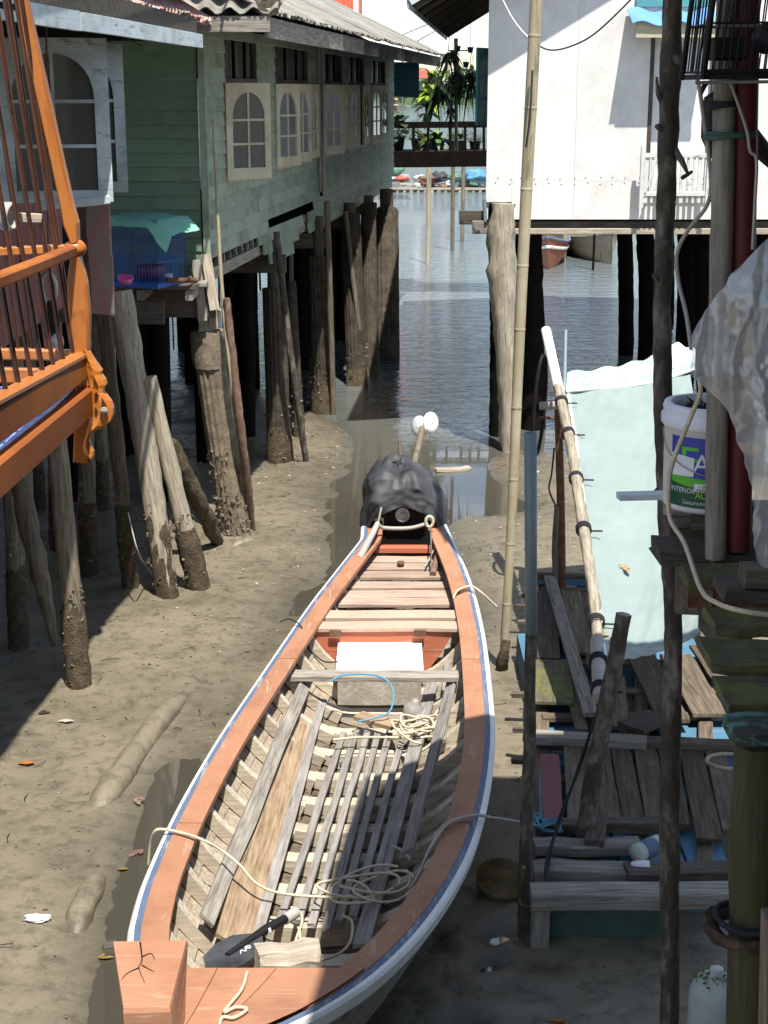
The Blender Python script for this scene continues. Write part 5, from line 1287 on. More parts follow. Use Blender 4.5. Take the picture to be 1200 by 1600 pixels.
# bearers under the planks, along and across
for x in (845, 905, 1000, 1100):
    plank('bearer', rp(x, 1375, .27), rp(x+4, 906, .27), .09, .09, m_pallet, rt, seg=3)
for py in (925, 985, 1040, 1085, 1125, 1168, 1222, 1262):
    l_ = rp(838, py, .30); plank('cross_slat', V((l_.x+rnd(0, .05), l_.y, .315)), V((2.55, l_.y+rnd(-.05, .05), .315)), .09, .03, m_pallet, rt, seg=3)
deck((855, 928), (857, 1030), .16, m_greydk); deck((893, 925), (906, 1022), .15)
deck((858, 900), (923, 1116), .095, m_grey, .40, .03, 'long loose grey plank lying diagonally')
deck((863, 1033), (864, 1100), .26, m_mossy, .385, .02, 'square yellowish mossy board'); deck((884, 1032), (908, 1142), .08)
deck((1000, 1022), (1052, 1126), .20); deck((962, 1060), (968, 1138), .12); deck((940, 1060), (948, 1138), .07)
deck((1056, 1024), (1110, 1118), .22); deck((950, 1030), (958, 1060), .1); deck((1100, 1010), (1160, 1100), .2); deck((918, 940), (930, 1040), .12); deck((990, 1120), (1030, 1135), .3, m_greydk, .40)
deck((836, 1152), (1010, 1160), .12, m_grey, .395, .05); deck((1010, 1160), (1150, 1166), .1, m_pallet, .385, .05)
deck((893, 1160), (903, 1298), .105); deck((858, 1181), (866, 1297), .115, m_maroon, .385, .02, 'plank painted dull maroon')
deck((846, 1180), (846, 1296), .03, m_tealwin); deck((916, 1168), (938, 1284), .10); deck((937, 1166), (957, 1283), .105); deck((968, 1166), (990, 1284), .12)
deck((1006, 1160), (1027, 1283), .13); deck((1040, 1160), (1062, 1290), .11); deck((1076, 1158), (1108, 1312), .14); deck((1112, 1160), (1148, 1300), .12)
for (a, b, w, mt, z, t) in (((836, 1291), (1040, 1290), .09, m_greydk, .38, .06), ((834, 1324), (1000, 1322), .11, m_grey, .37, .06), ((834, 1360), (985, 1362), .14, m_grey, .36, .06), ((978, 1366), (1150, 1362), .13, m_greydk, .37, .07)):
    plank('front_beam', rp(*a, z), rp(*b, z), w, t, mt, rt, seg=5, jit=.006)
plank('front_beam', rp(829, 1401, .38), rp(1150, 1399, .38), .14, .09, m_grey, rt, seg=5, jit=.003)
fy0, fy1 = rp(840, 1405, .3).y, rp(840, 1295, .3).y
for i, (a, b) in enumerate(((850, 972), (978, 1080), (1086, 1150))):
    l_, r_ = rp(a, 1400, .22), rp(b, 1400, .22)
    MB().box(V((l_.x, (fy0+fy1)/2+.15, .155)), V((r_.x, (fy0+fy1)/2+.15, .155)), fy1-fy0-.30, .29, ch=.1, seg=2, jit=.004).obj('float_block', m_bluefoam, rt)
for a, b in (((1.0, 8.6), (1.5, 10.9)), ((1.75, 8.4), (2.3, 10.9)), ((.90, 8.15), (1.05, 8.75))):
    MB().box(V((a[0], (a[1]+b[1])/2, .14)), V((b[0], (a[1]+b[1])/2, .14)), b[1]-a[1], .24, ch=.1, seg=2, jit=.005).obj('float_block', m_bluefoam, rt)
for x, y_ in ((812, 930), (806, 948), (810, 972), (800, 1085), (802, 1140), (800, 1188)): plank('slat_end', rp(x, y_, .28), rp(845, y_+1, .30), .045, .035, m_pallet, rt)
plank('end_beam', rp(836, 905, .36), rp(990, 910, .36), .11, .06, m_bluefoam, rt, seg=3)
plank('end_beam', rp(836, 899, .40), rp(960, 903, .40), .06, .05, m_greydk, rt, seg=3)
plank('corner_leg', V((.78, 6.86, -.05)), V((.78, 6.86, .34)), .09, .07, m_grey, rt, up=(0, -1, 0))
# tank below the raft's front
tk = MB(); l_, r_ = rp(852, 1420, .25), rp(1052, 1420, .25)
o = MB().box(V((l_.x, fy0+.14, .12)), V((r_.x, fy0+.14, .12)), .16, .34, ch=.18, seg=3, jit=.004).obj('float_tank', plain('slimy green tank', (.05, .085, .07), .6, .3, 0, .4, 4)); tag(o, 'slimy dark green tank under the front beam of the raft', 'tank')
o = plank('wood_block', rp(934, 1285, .41), rp(928, 1318, .41), .10, .04, m_pallet); tag(o, 'short wood block lying at the foot of the slanted stake', 'block')
bp_ = rp(992, 1335, .43); bq_ = rp(1035, 1316, .44); ux = (bq_-bp_).normalized()
t = thing('plastic_bottle', 'white plastic bottle with blue label lying on the raft', 'bottle', bp_-V((0, 0, .05)))
MB().lathe([(0, 0), (.045, .0), (.05, .02), (.05, .17), (.035, .2), (.018, .22), (.018, .25), (0, .25)], bp_, ux, 16).obj('bottle_body', plain('dull bottle plastic', (.42, .45, .40), .4, .4), t)
MB().lathe([(.0505, .05), (.0512, .052), (.0512, .13), (.0505, .132)], bp_, ux, 16).obj('bottle_label', m_boatblue, t)
o = MB().blob(rp(1003, 1352, .40), .045, .5, 2, (1.3, .7, .6)).obj('paper_scrap', m_paper); tag(o, 'crumpled white scrap in front of the bottle on the raft', 'paper')
o = MB().box(rp(990, 1356, .395), rp(1035, 1357, .395), .05, .015).obj('red_strip', m_red); tag(o, 'flat red strip behind the front beam of the raft', 'strip')
o = MB().tube([rp(1140, 1190, .55)+V((.13*math.cos(a*.3), .10*math.sin(a*.3), 0)) for a in range(22)], .012, 6).obj('cane_ring', m_bamboo); tag(o, 'tan hoop lying on the raft beside the thick green post', 'hoop')
o = MB().lathe([(.0, .01), (.10, .0), (.14, .05), (.15, .10), (.145, .10), (.13, .05), (0, .02)], at_z(782, 1392, .02), (.12, -.3, 1), 20).obj('mud_basin', m_yellow); tag(o, 'muddy yellow basin half sunk in the mud by the raft', 'basin')
o = rope('yellow_strap', [at_z(818, 1355, .6), at_z(812, 1390, .35), at_z(815, 1412, .25), at_z(838, 1420, .3)], .010, m_yellow); tag(o, 'yellow strap round the dark stake', 'strap')
mb = MB()
for k in range(6): c0 = rp(845, 1288, .43); mb.tube(spline([c0+V((rnd(-.08, .12), rnd(-.1, .1), rnd(-.02, .03))) for _ in range(5)], 20), .005, 4)
o = mb.obj('blue_twine', m_ropeblue); tag(o, 'tangled pale blue twine at the left edge of the raft', 'twine')
for lab, pts in (('dark cord stretched from the slanted stake to the raft corner', [(940, 1090, 1.08), (905, 1200, .75), (870, 1290, .5), (850, 1390, .4)]), ('second dark cord crossing in front of the slanted stake', [(930, 1120, 1.0), (880, 1270, .55), (855, 1340, .45), (852, 1410, .38)])):
    o = rope('mooring_line', [at_z(x, y_, z) for x, y_, z in pts], .008, m_ropedk); tag(o, lab, 'cord')

# ---------------------------------------------------------------- stakes, bamboo, pipes by the raft
b = at_z(786, 1052, .03); YB = b.y
P = [b+V((0, 0, -.4)), b, at_y(800, 800, YB+.02), at_y(815, 450, YB+.05), at_y(838, 0, YB+.1), at_y(842, -80, YB+.1)]
t = thing('bamboo_pole', 'tall pale bamboo pole leaning from the mud past the white house', 'pole', b)
Q = spline(P, 60); mb = MB(); nodes = []
rr = []
acc = 0; last = 0
for i, p in enumerate(Q):
    if i: acc += (Q[i]-Q[i-1]).length
    rr.append(lerp(.032, .042, smooth(0, 5, acc)))
mb.tube(Q, rr, 14, .01); culm = mb.obj('culm', m_bamboo, t, frame(Q[0], Q[-1], (0, -1, .01)))
L_ = 0
for i in range(1, 60):
    L_ += (Q[i]-Q[i-1]).length
    if L_ > .42:
        L_ = 0; d = (Q[i]-Q[i-1]).normalized(); MB().lathe([(rr[i]*.99, -.012), (rr[i]*1.07, -.003), (rr[i]*1.07, .004), (rr[i]*.98, .014)], Q[i], d, 14).obj('culm_node', m_bamboo, t)
o = log('rotten_stump', [at_z(783, 1052, 0)+V((0, 0, -.1)), at_y(786, 1030, YB-.05), at_y(792, 1000, YB-.02)], [.036, .042, .03], m_barn, None, 10, 12, .2); tag(o, 'dark rotten wrap at the foot of the bamboo pole', 'stump')
o = rope('string_line', [at_y(832, 110, YB), at_y(828, 180, YB-.06), at_y(822, 230, YB-.06)], .008, m_ropedk, None, 12); tag(o, 'dark cord running down the bamboo pole', 'cord')
b = at_z(818, 1468, .03); YP = b.y
t = thing('pipe_stake', 'dark stake with a pale blue plastic pipe sleeved over its upper half', 'stake', b)
log('stake', [b+V((0, 0, -.3)), at_y(822, 1300, YP), at_y(827, 1150, YP), at_y(829, 960, YP)], [.034, .032, .03, .026], m_bark, t, 10, 24, .12)
p0, p1 = at_y(830, 990, YP), at_y(829, 676, YP); ax = (p1-p0).normalized(); LL = (p1-p0).length
MB().lathe([(.026, 0), (.029, 0), (.0295, LL), (.0265, LL), (.0265, LL-.2)], p0, ax, 20).obj('plastic_pipe', m_pvcblue, t)
b = at_z(913, 1308, ZR); YS = b.y
o = log('slanted_stake', [b+V((-.02, 0, -.6)), b, at_y(935, 1170, YS+.02), at_y(950, 1090, YS+.02), at_y(975, 960, YS+.05)], [.05, .05, .045, .046, .04], m_bark, None, 12, 30, .08); tag(o, 'thick slanted brown stake with sawn top in front of the tarp', 'stake')
MB().lathe([(.0, .002), (.034, .002), (.039, -.004)], at_y(975, 960, YS+.05), (at_y(975, 960, YS)-at_y(950, 1090, YS)), 12).obj('sawn_end', m_grey, o)
b = at_z(880, 905, .38); YQ = b.y
t = thing('support_post', 'dark iron post holding up the tarp rail', 'post', b)
log('post', [b+V((0, 0, -.3)), at_y(876, 780, YQ), at_y(872, 640, YQ)], [.036, .033, .03], m_rust, t, 8, 14, .03)
log('packing_stick', [b+V((-.05, 0, -.1)), at_y(868, 850, YQ), at_y(872, 790, YQ)], .03, m_pile, t, 8, 8, .06)
o = rope('string_line', [at_y(866, 700, YQ), at_y(862, 740, YQ), at_y(858, 765, YQ), at_y(868, 790, YQ)], .008, m_ropedk, None, 14); tag(o, 'dark cord dangling beside the iron post', 'cord')
# ---------------------------------------------------------------- tarp on its rail
def zt_rail(y): return interp([(7.5, 1.08), (12.2, 1.80), (13.0, 2.1)], y)
rail_px = [(938, 1092, 7.6), (931, 960, 8.6), (908, 800, 9.7), (893, 700, 10.8), (872, 605, 12.0)]
RP_ = [at_y(x, y_, Y) for x, y_, Y in rail_px]
t = thing('tarp_rail', 'knobbly white branch rail with white pipe end along the tarp', 'rail', RP_[0])
log('branch', RP_, [.036, .034, .036, .038, .038], m_pilepale, t, 10, 50, .16, 4.0)
pe = [at_y(876, 622, 11.9), at_y(853, 516, 12.7)]
MB().tube([pe[0], lerp(*pe, .5), pe[1]], .042, 12).obj('plastic_pipe', m_pvcwhite, t)
MB().tube([lerp(RP_[0], RP_[1], k/6) for k in range(5)], .040, 10).obj('plastic_sleeve', m_ropegrey, t)
for k in (.02, .10, .22, .45, .62, .80, .93):
    f = k*4; i = min(3, int(f)); p = lerp(RP_[i], RP_[i+1], f-i); d = (RP_[i+1]-RP_[i]).normalized()
    mb = MB(); u_ = d.cross(V((0, 0, 1))).normalized(); w_ = u_.cross(d)
    for j in range(3): mb.tube([p+d*.02*j+(u_*math.cos(a*.5)+w_*math.sin(a*.5))*.046 for a in range(14)], .007, 5)
    mb.tube([p+u_*.05, p+u_*.12+V((0, 0, .0))], .006, 4); mb.obj('lashing', m_ropedk, t)
L_ed = [at_y(x, y_, Y) for x, y_, Y in ((942, 1024, 8.02), (934, 960, 8.6), (912, 800, 9.75), (897, 700, 10.85), (884, 612, 12.0))]
R_ed = [at_y(x, y_, Y) for x, y_, Y in ((1130, 958, 8.3), (1118, 880, 8.9), (1105, 760, 10.0), (1092, 660, 11.1), (1078, 590, 12.0))]
LS, RS = spline(L_ed, 40), spline(R_ed, 40)
def tarp(u, v):
    i = min(39, int(v*40)); f = v*40-i; a = lerp(LS[i], LS[min(40, i+1)], f); b_ = lerp(RS[i], RS[min(40, i+1)], f)
    p = lerp(a, b_, u); sag = -.11*math.sin(math.pi*u)*(1-v**5)-.03*math.sin(math.pi*v)
    wr = .04*noise.noise(V((u*2.2+v*1.5, v*7, 1)))+.014*(.3-abs(noise.noise(V((u*4, v*11-u*6, 4)))))+.006*noise.noise(V((u*14, v*40, 4)))+.03*max(0, .16-abs(noise.noise(V((u*2.5+v*4, v*5-u*2, 12)))))+.02*max(0, .12-abs(noise.noise(V((u*5-v*7, v*9+u*4, 21)))))+.006*math.sin(v*34+u*5)*u
    if u < .06: wr += .012*math.sin(v*26)
    return p+V((0, 0, sag+wr))
o = MB().grid(tarp, 44, 90).obj('tarpaulin', m_tarp); tag(o, 'aqua tarpaulin sheet stretched over the raft, half in shade', 'tarp')
MB().grid(lambda u, v: tarp(.012+u*.02, v)+V((0, 0, .004)), 2, 80).obj('hem', plain('pale hem', (.62, .74, .74), .6), o)
def roll_mat():
    tt = NT('white floral cloth'); v = tt.coord((1, 1, 1), False); a = tt.noise(v, 26, 4, .6, .8); b_ = tt.noise(v, 5, 3)
    k = tt.math('MULTIPLY', a, b_); c = tt.ramp(k, [(.24, (.50, .51, .51)), (.31, (.16, .34, .38)), (.37, (.50, .51, .51))]); return tt.fin(c, .7, .2)
m_floral = roll_mat()
T0 = [at_y(x, y_, Y) for x, y_, Y in ((884, 612, 11.98), (960, 606, 12.0), (1020, 598, 12.0), (1085, 578, 12.0))]
T1 = [at_y(x, y_, Y) for x, y_, Y in ((886, 582, 12.3), (960, 572, 12.35), (1020, 556, 12.4), (1050, 536, 12.45), (1085, 545, 12.4))]
TA, TB = spline(T0, 40), spline(T1, 40)
o = MB().grid(lambda u, v: lerp(TA[int(u*40)], TB[int(u*40)], v)+V((0, -.03*math.sin(math.pi*v), .05*math.sin(math.pi*v)+.012*math.sin(u*40))), 40, 8).obj('floral_cloth', m_floral); tag(o, 'white floral cloth folded over the far end of the tarp', 'cloth')
o = MB().tube([p+V((0, -.015, .008)) for p in TA], .012, 6).obj('batten', m_boatwhite); tag(o, 'thin white batten along the far edge of the tarp', 'batten')
o = log('pvc_stick', [at_y(882, 610, 12.0), at_y(884, 516, 12.3)], .014, m_pvcblue, None, 8, 6, 0); tag(o, 'thin pale blue stick rising at the tarp corner', 'stick')
for lab, px, py in (('dry leaves lying on the lower middle of the tarp', 962, 855), ('small dry leaf near the lower left of the tarp', 945, 945)):
    v_ = .38 if py < 900 else .16; mb = MB(); c = tarp(.3 if py < 900 else .08, v_)
    for k in range(4): blade(mb, c+V((rnd(-.04, .04), rnd(-.04, .04), .012)), V((rnd(-1, 1), rnd(-1, 1), .1)), .07, .035, .1)
    o = mb.obj('dry_leaf', m_leafdry); tag(o, lab, 'leaf')
# wheel rim on its axle
hb = at_y(843, 634, 12.5)
t = thing('wheel_rim', 'black steel hoop seen edge on, hanging from an axle at the tarp rail', 'hoop', hb)
for r_, w in ((.42, .016), (.405, .01)):
    MB().tube([hb+V((.055*math.cos(a*2*math.pi/40)+.02*math.sin(a*2*math.pi/40), .10*math.cos(a*2*math.pi/40), r_*math.sin(a*2*math.pi/40))) for a in range(41)], w, 7).obj('rim', m_blackmetal, t)
log('axle', [hb+V((-.0, 0, -.0)), hb+V((.24, -.05, .02))], .032, m_ropegrey, t, 10, 4, .05)
log('axle', [hb+V((.0, 0, -.10)), hb+V((.20, -.05, -.10))], .012, m_rust, t, 8, 4, .05)
log('crank_bar', [hb+V((.08, 0, .37)), hb+V((.14, 0, .37))], .05, m_blackmetal, t, 8, 3, .05)

# ---------------------------------------------------------------- near walkway on the right
wk = thing('plank_walkway', 'stepped walkway of dark and mossy planks on posts at the right edge', 'walkway', (1.5, 4, 0))
def wplank(l, r, w, t, mat, Y, z2=None, lab=None, seg=4):
    p = at_y(*l, Y); q = at_y(*r, Y); o = plank('walk_plank', p, q, w, t, mat, wk, seg=seg, jit=.005, ch=.08, bend=rnd(-.004, .004))
    if lab: o['label'] = lab
    return o
wplank((1040, 822), (1230, 826), .16, .04, m_greydk, 5.02)
wplank((1024, 858), (1240, 868), .20, .045, m_greydk, 4.72, lab='dark plank sticking out beyond the trunk post')
wplank((1070, 900), (1240, 905), .15, .035, m_mossy, 4.45); wplank((1124, 918), (1250, 930), .14, .035, m_greydk, 4.28)
wplank((1108, 972), (1250, 974), .17, .032, m_mossy, 4.10); wplank((1100, 1024), (1250, 1028), .20, .032, m_mossy, 3.86)
wplank((1126, 1090), (1250, 1090), .19, .032, m_mossy, 3.62); wplank((1140, 1142), (1250, 1142), .14, .03, painted('worn turquoise plank', (.085, .20, .185), (.04, .045, .035), .50, .05, .8, None, 1, .3, .2, (2, 8, 8)), 3.42, lab='plank with worn turquoise paint')
o = plank('wood_block', at_y(1160, 898, 4.25), at_y(1250, 900, 4.25), .09, .06, m_pallet); tag(o, 'squared timber offcut lying on the dark planks', 'block')
slab('fascia_board', [at_y(1058, 872, 4.78), at_y(1118, 872, 4.6), at_y(1112, 962, 4.6), at_y(1056, 960, 4.78)], (0, .03, 0), m_greydk, wk)
slab('under_board', [at_y(1075, 880, 4.62), at_y(1220, 880, 4.62), at_y(1220, 950, 4.62), at_y(1075, 950, 4.62)], (0, .03, 0), m_rust, wk)
plank('bearer', at_y(1108, 960, 4.75), V((1.1, 3.2, 2.62)), .07, .10, m_greydk, wk); plank('bearer', V((1.9, 5.2, 2.72)), V((1.9, 2.6, 2.6)), .07, .10, m_greydk, wk)
plank('packing_board', at_y(1080, 806, 4.98), at_y(1250, 806, 4.9), .10, .09, m_greydk, wk); plank('packing_board', at_y(1040, 800, 5.15), at_y(1240, 804, 5.15), .10, .05, m_grey, wk)
bigp = [at_z(1150, 1780, 0), at_y(1166, 1600, 3.62), at_y(1170, 1400, 3.5), at_y(1172, 1165, 3.45)]
P = [V((1.02, 3.5, -.3)), V((1.02, 3.5, .8)), at_y(1176, 1420, 3.5), at_y(1184, 1160, 3.5)]
log('walkway_post', P, [.078, .072, .062, .058], m_mossydk, wk, 14, 24, .05)
MB().tube([at_y(1168, 1432, 3.5)+V((.082*math.cos(a*.4), .082*math.sin(a*.4), .004*math.sin(a))) for a in range(17)], .008, 6).obj('cord_binding', m_ropedk, wk)
MB().tube([at_y(1164, 1450, 3.5)+V((.088*math.cos(a*.4), .088*math.sin(a*.4), 0)) for a in range(17)], .02, 6, .4).obj('cord_binding', m_soil, wk)
log('brace', [V((.98, 3.42, 1.55)), V((1.25, 3.35, 1.15))], .022, m_pile, wk, 8, 8, .05)
log('walkway_post', [V((2.2, 4.6, -.3)), V((2.2, 4.6, 2.7))], .07, m_mossy, wk, 10, 10, .06)
plank('wall_board', at_y(1204, 1430, 2.9), at_y(1200, 1640, 2.9), .06, .03, m_pallet, wk)
o = plank('blue_grey_slat', at_y(966, 776, 4.98), at_y(1046, 773, 5.0), .055, .02, m_paleblue); tag(o, 'short pale blue plank sticking out left of the paint bucket', 'plank')
# forked trunk post
TY = 5.55
tp = [(1046, 1790), (1046, 1600), (1047, 1450), (1046, 1300), (1049, 1130), (1052, 1000), (1050, 900), (1040, 760), (1036, 620), (1035, 520), (1036, 420), (1040, 320), (1044, 220), (1047, 120), (1050, 30), (1052, -60)]
P = [at_y(x, y_, TY) for x, y_ in tp]
t = thing('trunk_post', 'tall knobbly bark trunk post running the full height of the photo at right', 'post', P[0])
Q = spline(P, 90); mb = MB(); rr = []
for i, p in enumerate(Q): rr.append(interp([(0, .037), (.3, .036), (.5, .034), (.7, .034), (1, .036)], i/90)*(1+.16*noise.noise(p*3.1)+.28*max(0, noise.noise(p*6+V((4, 4, 4)))-.2)))
mb.tube(Q, rr, 14, .09, True, True, 0, 2.0, 14); mb.obj('trunk', m_bark, t, frame(Q[0], Q[-1], (0, -1, .01)))
for x0, y0, x1, y1, r_ in ((1030, 165, 1026, 120, .010), (1058, 235, 1075, 272, .014), (1075, 272, 1082, 268, .008), (1052, 90, 1067, 100, .02), (1030, 200, 1024, 196, .012), (1028, 440, 1020, 428, .01), (1022, 770, 1018, 776, .008)):
    log('snag', [at_y(x0+(9 if x1 < x0 else -9), y0-9 if y1 > y0 else y0+6, TY), at_y((x0+x1)/2, (y0+y1)/2, TY-.03), at_y(x1, y1, TY-.03)], [r_, r_*.8, r_*.4], m_bark, t, 7, 8, .2)
# grey post with red pipe
GY = 4.62
b = at_y(1119, 858, GY); b.z = at_y(1119, 862, GY).z
o = log('grey_post', [V((b.x, b.y, b.z-.02)), at_y(1121, 620, GY), at_y(1127, 400, GY), at_y(1131, 200, GY), at_y(1136, -40, GY), at_y(1137, -160, GY)], [.034, .034, .034, .030, .03], m_grey, None, 14, 40, .05); tag(o, 'weathered grey post standing in front of the paint bucket', 'post')
b2 = at_y(1152, 858, GY+.03)
o = log('red_pipe', [b2, at_y(1157, 600, GY+.03), at_y(1160, 300, GY+.03), at_y(1166, -60, GY+.03), at_y(1168, -160, GY+.03)], .042, m_redpipe, None, 20, 20, .006); tag(o, 'dull red pipe standing right against the grey post', 'pipe')
for yy, mt in ((206, plain('green cord', (.04, .10, .08))), (158, m_ropedk)):
    mb = MB()
    for k in range(3):
        c = at_y(1141 if yy > 180 else 1130, yy+k*4, GY); rx = .075 if yy > 180 else .038
        mb.tube([c+V((rx*math.cos(a*.35), .048*math.sin(a*.35)-.0, .006*math.sin(a*.35+k))) for a in range(19)], .006, 5)
    o = mb.obj('cord_binding', mt); tag(o, 'green cord binding the grey post to the red pipe' if yy > 180 else 'dark cord wound round the grey post above the green binding', 'cord', )
# paint bucket with its label
BYK = 4.86; bc = at_y(1106, 792, BYK); rb = .142; rt_ = .150; bh = .345; bc.y += .03
t = thing('paint_bucket', 'white paint bucket with blue and green label filled with dry twigs', 'bucket', bc)
def br_(h): return lerp(rb, rt_, h/bh)
MB().lathe([(0, 0), (rb-.01, 0), (rb, .01), (br_(.27), .27), (rt_+.004, .272), (rt_+.010, .28), (rt_+.010, .305), (rt_+.004, .309), (rt_+.003, .322), (rt_+.006, .33), (rt_, bh), (rt_-.018, bh), (rt_-.022, bh-.03), (rt_-.02, .25)], bc, sides=56).obj('bucket_body', m_bucket, t)
MB().grid(lambda u, v: bc+V(((u-.5)*.26*math.sqrt(max(0, 1-(2*v-1)**2)), (v-.5)*.26, .30+.03*noise.noise(V((u*8, v*8, 0))))), 16, 16).obj('soil_fill', m_soil, t)
mb = MB()
for i in range(40):
    a = rnd(0, 6.28); r_ = rnd(0, .11); p = bc+V((r_*math.cos(a), r_*math.sin(a), .31)); mb.tube([p, p+V((rnd(-.07, .07), rnd(-.05, .05), rnd(0, .06)))], .0025, 4)
o = mb.obj('twig_litter', m_soil, t); o['kind'] = 'stuff'
A0 = math.atan2(-BYK, -1.06)-.33                             # the side of the bucket towards the viewer
def bpt(s_, h, off=.0012):                               # label coordinates: arc length, height
    a = A0+s_/rb; r_ = br_(h)+off; return bc+V((r_*math.cos(a), r_*math.sin(a), h))
def patch(name, mat, fn0, fn1, s0, s1, off, n=24):
    vs_ = []
    for i in range(n+1):
        s_ = lerp(s0, s1, i/n); vs_ += [bpt(s_, fn0(s_), off), bpt(s_, lerp(fn0(s_), fn1(s_), .5), off), bpt(s_, fn1(s_), off)]
    fs_ = [q for i in range(n) for q in ((3*i, 3*i+3, 3*i+4, 3*i+1), (3*i+1, 3*i+4, 3*i+5, 3*i+2))]
    return MB().add(vs_, fs_, True).obj(name, mat, t)
sw = lambda s_: .128-.03*math.sin(max(0, min(1, (s_+.10)/.2))*math.pi*.5)
S0, S1 = -.082, .16
patch('label_field', m_labelblue, lambda s_: .10, lambda s_: .252, S0, S1, .0010)
patch('label_swoosh', m_labelgreen, lambda s_: .088+.9*(s_-.05)**2, lambda s_: .118+1.2*(s_-.05)**2, S0+.006, S1, .0018)
patch('label_field', m_labeldark, lambda s_: .022, lambda s_: .090+.9*(s_-.05)**2, S0, S1, .0014)
def lettering(txt, mat, s0, h0, size, off=.0026, sx=1.0, font=None, name='lettering'):
    cu = bpy.data.curves.new('txt', 'FONT'); cu.body = txt; cu.size = size; cu.resolution_u = 3
    ob = bpy.data.objects.new('txt', cu); COL.objects.link(ob)
    dg = bpy.context.evaluated_depsgraph_get(); me = ob.evaluated_get(dg).to_mesh()
    bm = bmesh.new(); bm.from_mesh(me); bmesh.ops.triangulate(bm, faces=bm.faces[:]); bmesh.ops.subdivide_edges(bm, edges=[e for e in bm.edges if e.calc_length() > size*.2], cuts=2, use_grid_fill=False)
    bmesh.ops.triangulate(bm, faces=bm.faces[:])
    vs_ = [bpt(s0+v_.co.x*sx, h0+v_.co.y, off) for v_ in bm.verts]; fs_ = [tuple(q.index for q in f.verts) for f in bm.faces]
    bm.free(); ob.evaluated_get(dg).to_mesh_clear(); bpy.data.objects.remove(ob); bpy.data.curves.remove(cu)
    return MB().add(vs_, fs_).obj(name, mat, t)
lettering('F', m_labelgreen, -.050, .132, .130, .0020, 1.15)
lettering('AR', m_labelwhite, .0, .140, .088, .0030, .95)
lettering('INTERIOR', m_labelwhite, -.078, .070, .0235, .0026, .86)
lettering('ACRYLIC', m_labellime, .012, .054, .040, .0026, .62)
try: lettering('\u0e44\u0e21\u0e48\u0e1c\u0e2a\u0e21\u0e2a\u0e32\u0e23\u0e1b\u0e23\u0e2d\u0e17', m_labelwhite, -.03, .033, .016, .0026, .8)
except Exception: pass
patch('sticker', m_labelwhite, lambda s_: .122+.05*(s_+.08), lambda s_: .196-.10*(s_+.08), -.082, .004, .0036, 8)
patch('price_tag', m_paper, lambda s_: .078, lambda s_: .104, .008, .062, .0034, 6)
lettering('7.0R', m_ink, .020, .090, .013, .0042, 1.1); 
for i in range(12): patch('barcode_bar', m_ink, lambda s_: .080, lambda s_: .087, .012+.004*i, .0135+.004*i+.001*(i % 2), .0042, 1)
mb = MB(); mb.tube(spline([bpt(-.15, .26, .006), bpt(-.10, .20, .008), bpt(-.03, .16, .014), bpt(.04, .135, .012), bpt(.10, .13, .010)], 24), .0022, 5); mb.obj('bucket_handle', m_steel, t)
# wires hanging at the right
for lab, pts, r_, mt in (('grey cable hanging from the wire cage down past the trunk post', [(1116, 0, 4.6), (1098, 60, 4.6), (1089, 110, 4.6), (1094, 145, 4.6), (1100, 190, 4.6), (1110, 270, 4.7), (1106, 318, 4.8), (1075, 360, 4.95), (1058, 395, 5.0), (1060, 440, 5.0), (1072, 490, 4.9), (1080, 545, 4.7)], .0065, m_ropegrey), ('thin grey cable beside the red pipe', [(1142, 130, 4.5), (1166, 200, 4.5), (1172, 235, 4.5), (1182, 250, 4.5), (1180, 310, 4.5), (1176, 390, 4.5)], .005, m_ropegrey), ('pale cable running over the bucket and along the mossy planks', [(1092, 590, 4.55), (1094, 615, 4.55), (1080, 650, 4.6), (1052, 720, 4.62), (1045, 760, 4.62), (1047, 810, 4.6), (1070, 850, 4.5), (1095, 920, 4.25), (1120, 942, 4.0), (1160, 955, 3.9), (1210, 962, 3.9)], .0075, m_rope)):
    o = rope('hanging_cable', [at_y(*p) for p in pts], r_, mt, None, 80); tag(o, lab, 'cable')
# crumpled plastic sheet
ctr = [(1080, 520), (1105, 470), (1150, 415), (1200, 365)]
def psheet(u, v):
    yv = lerp(365, 905, v)
    left = interp([(365, 1206), (420, 1152), (470, 1112), (520, 1082), (560, 1080), (585, 1078), (620, 1118), (645, 1140), (680, 1150), (730, 1166), (770, 1178), (830, 1176), (870, 1182), (905, 1195)], yv)
    x = lerp(left, 1290, u); Y = 4.25-.12*math.sin(u*3)+.05*noise.noise(V((x*.020, yv*.006, 2)))*2+.032*abs(noise.noise(V((x*.030+yv*.006, yv*.006, 7))))*2+.007*abs(noise.noise(V((x*.05+yv*.03, yv*.022-x*.01, 3))))+.006*abs(noise.noise(V((x*.10-yv*.05, yv*.05, 9))))
    return at_y(x+5*noise.noise(V((yv*.05, 1, 1)))*(1-u), yv, Y)
o = MB().grid(psheet, 70, 110).obj('plastic_sheet', m_plastic); tag(o, 'crumpled clouded plastic sheet hanging at the right edge over the bucket', 'plastic sheet')
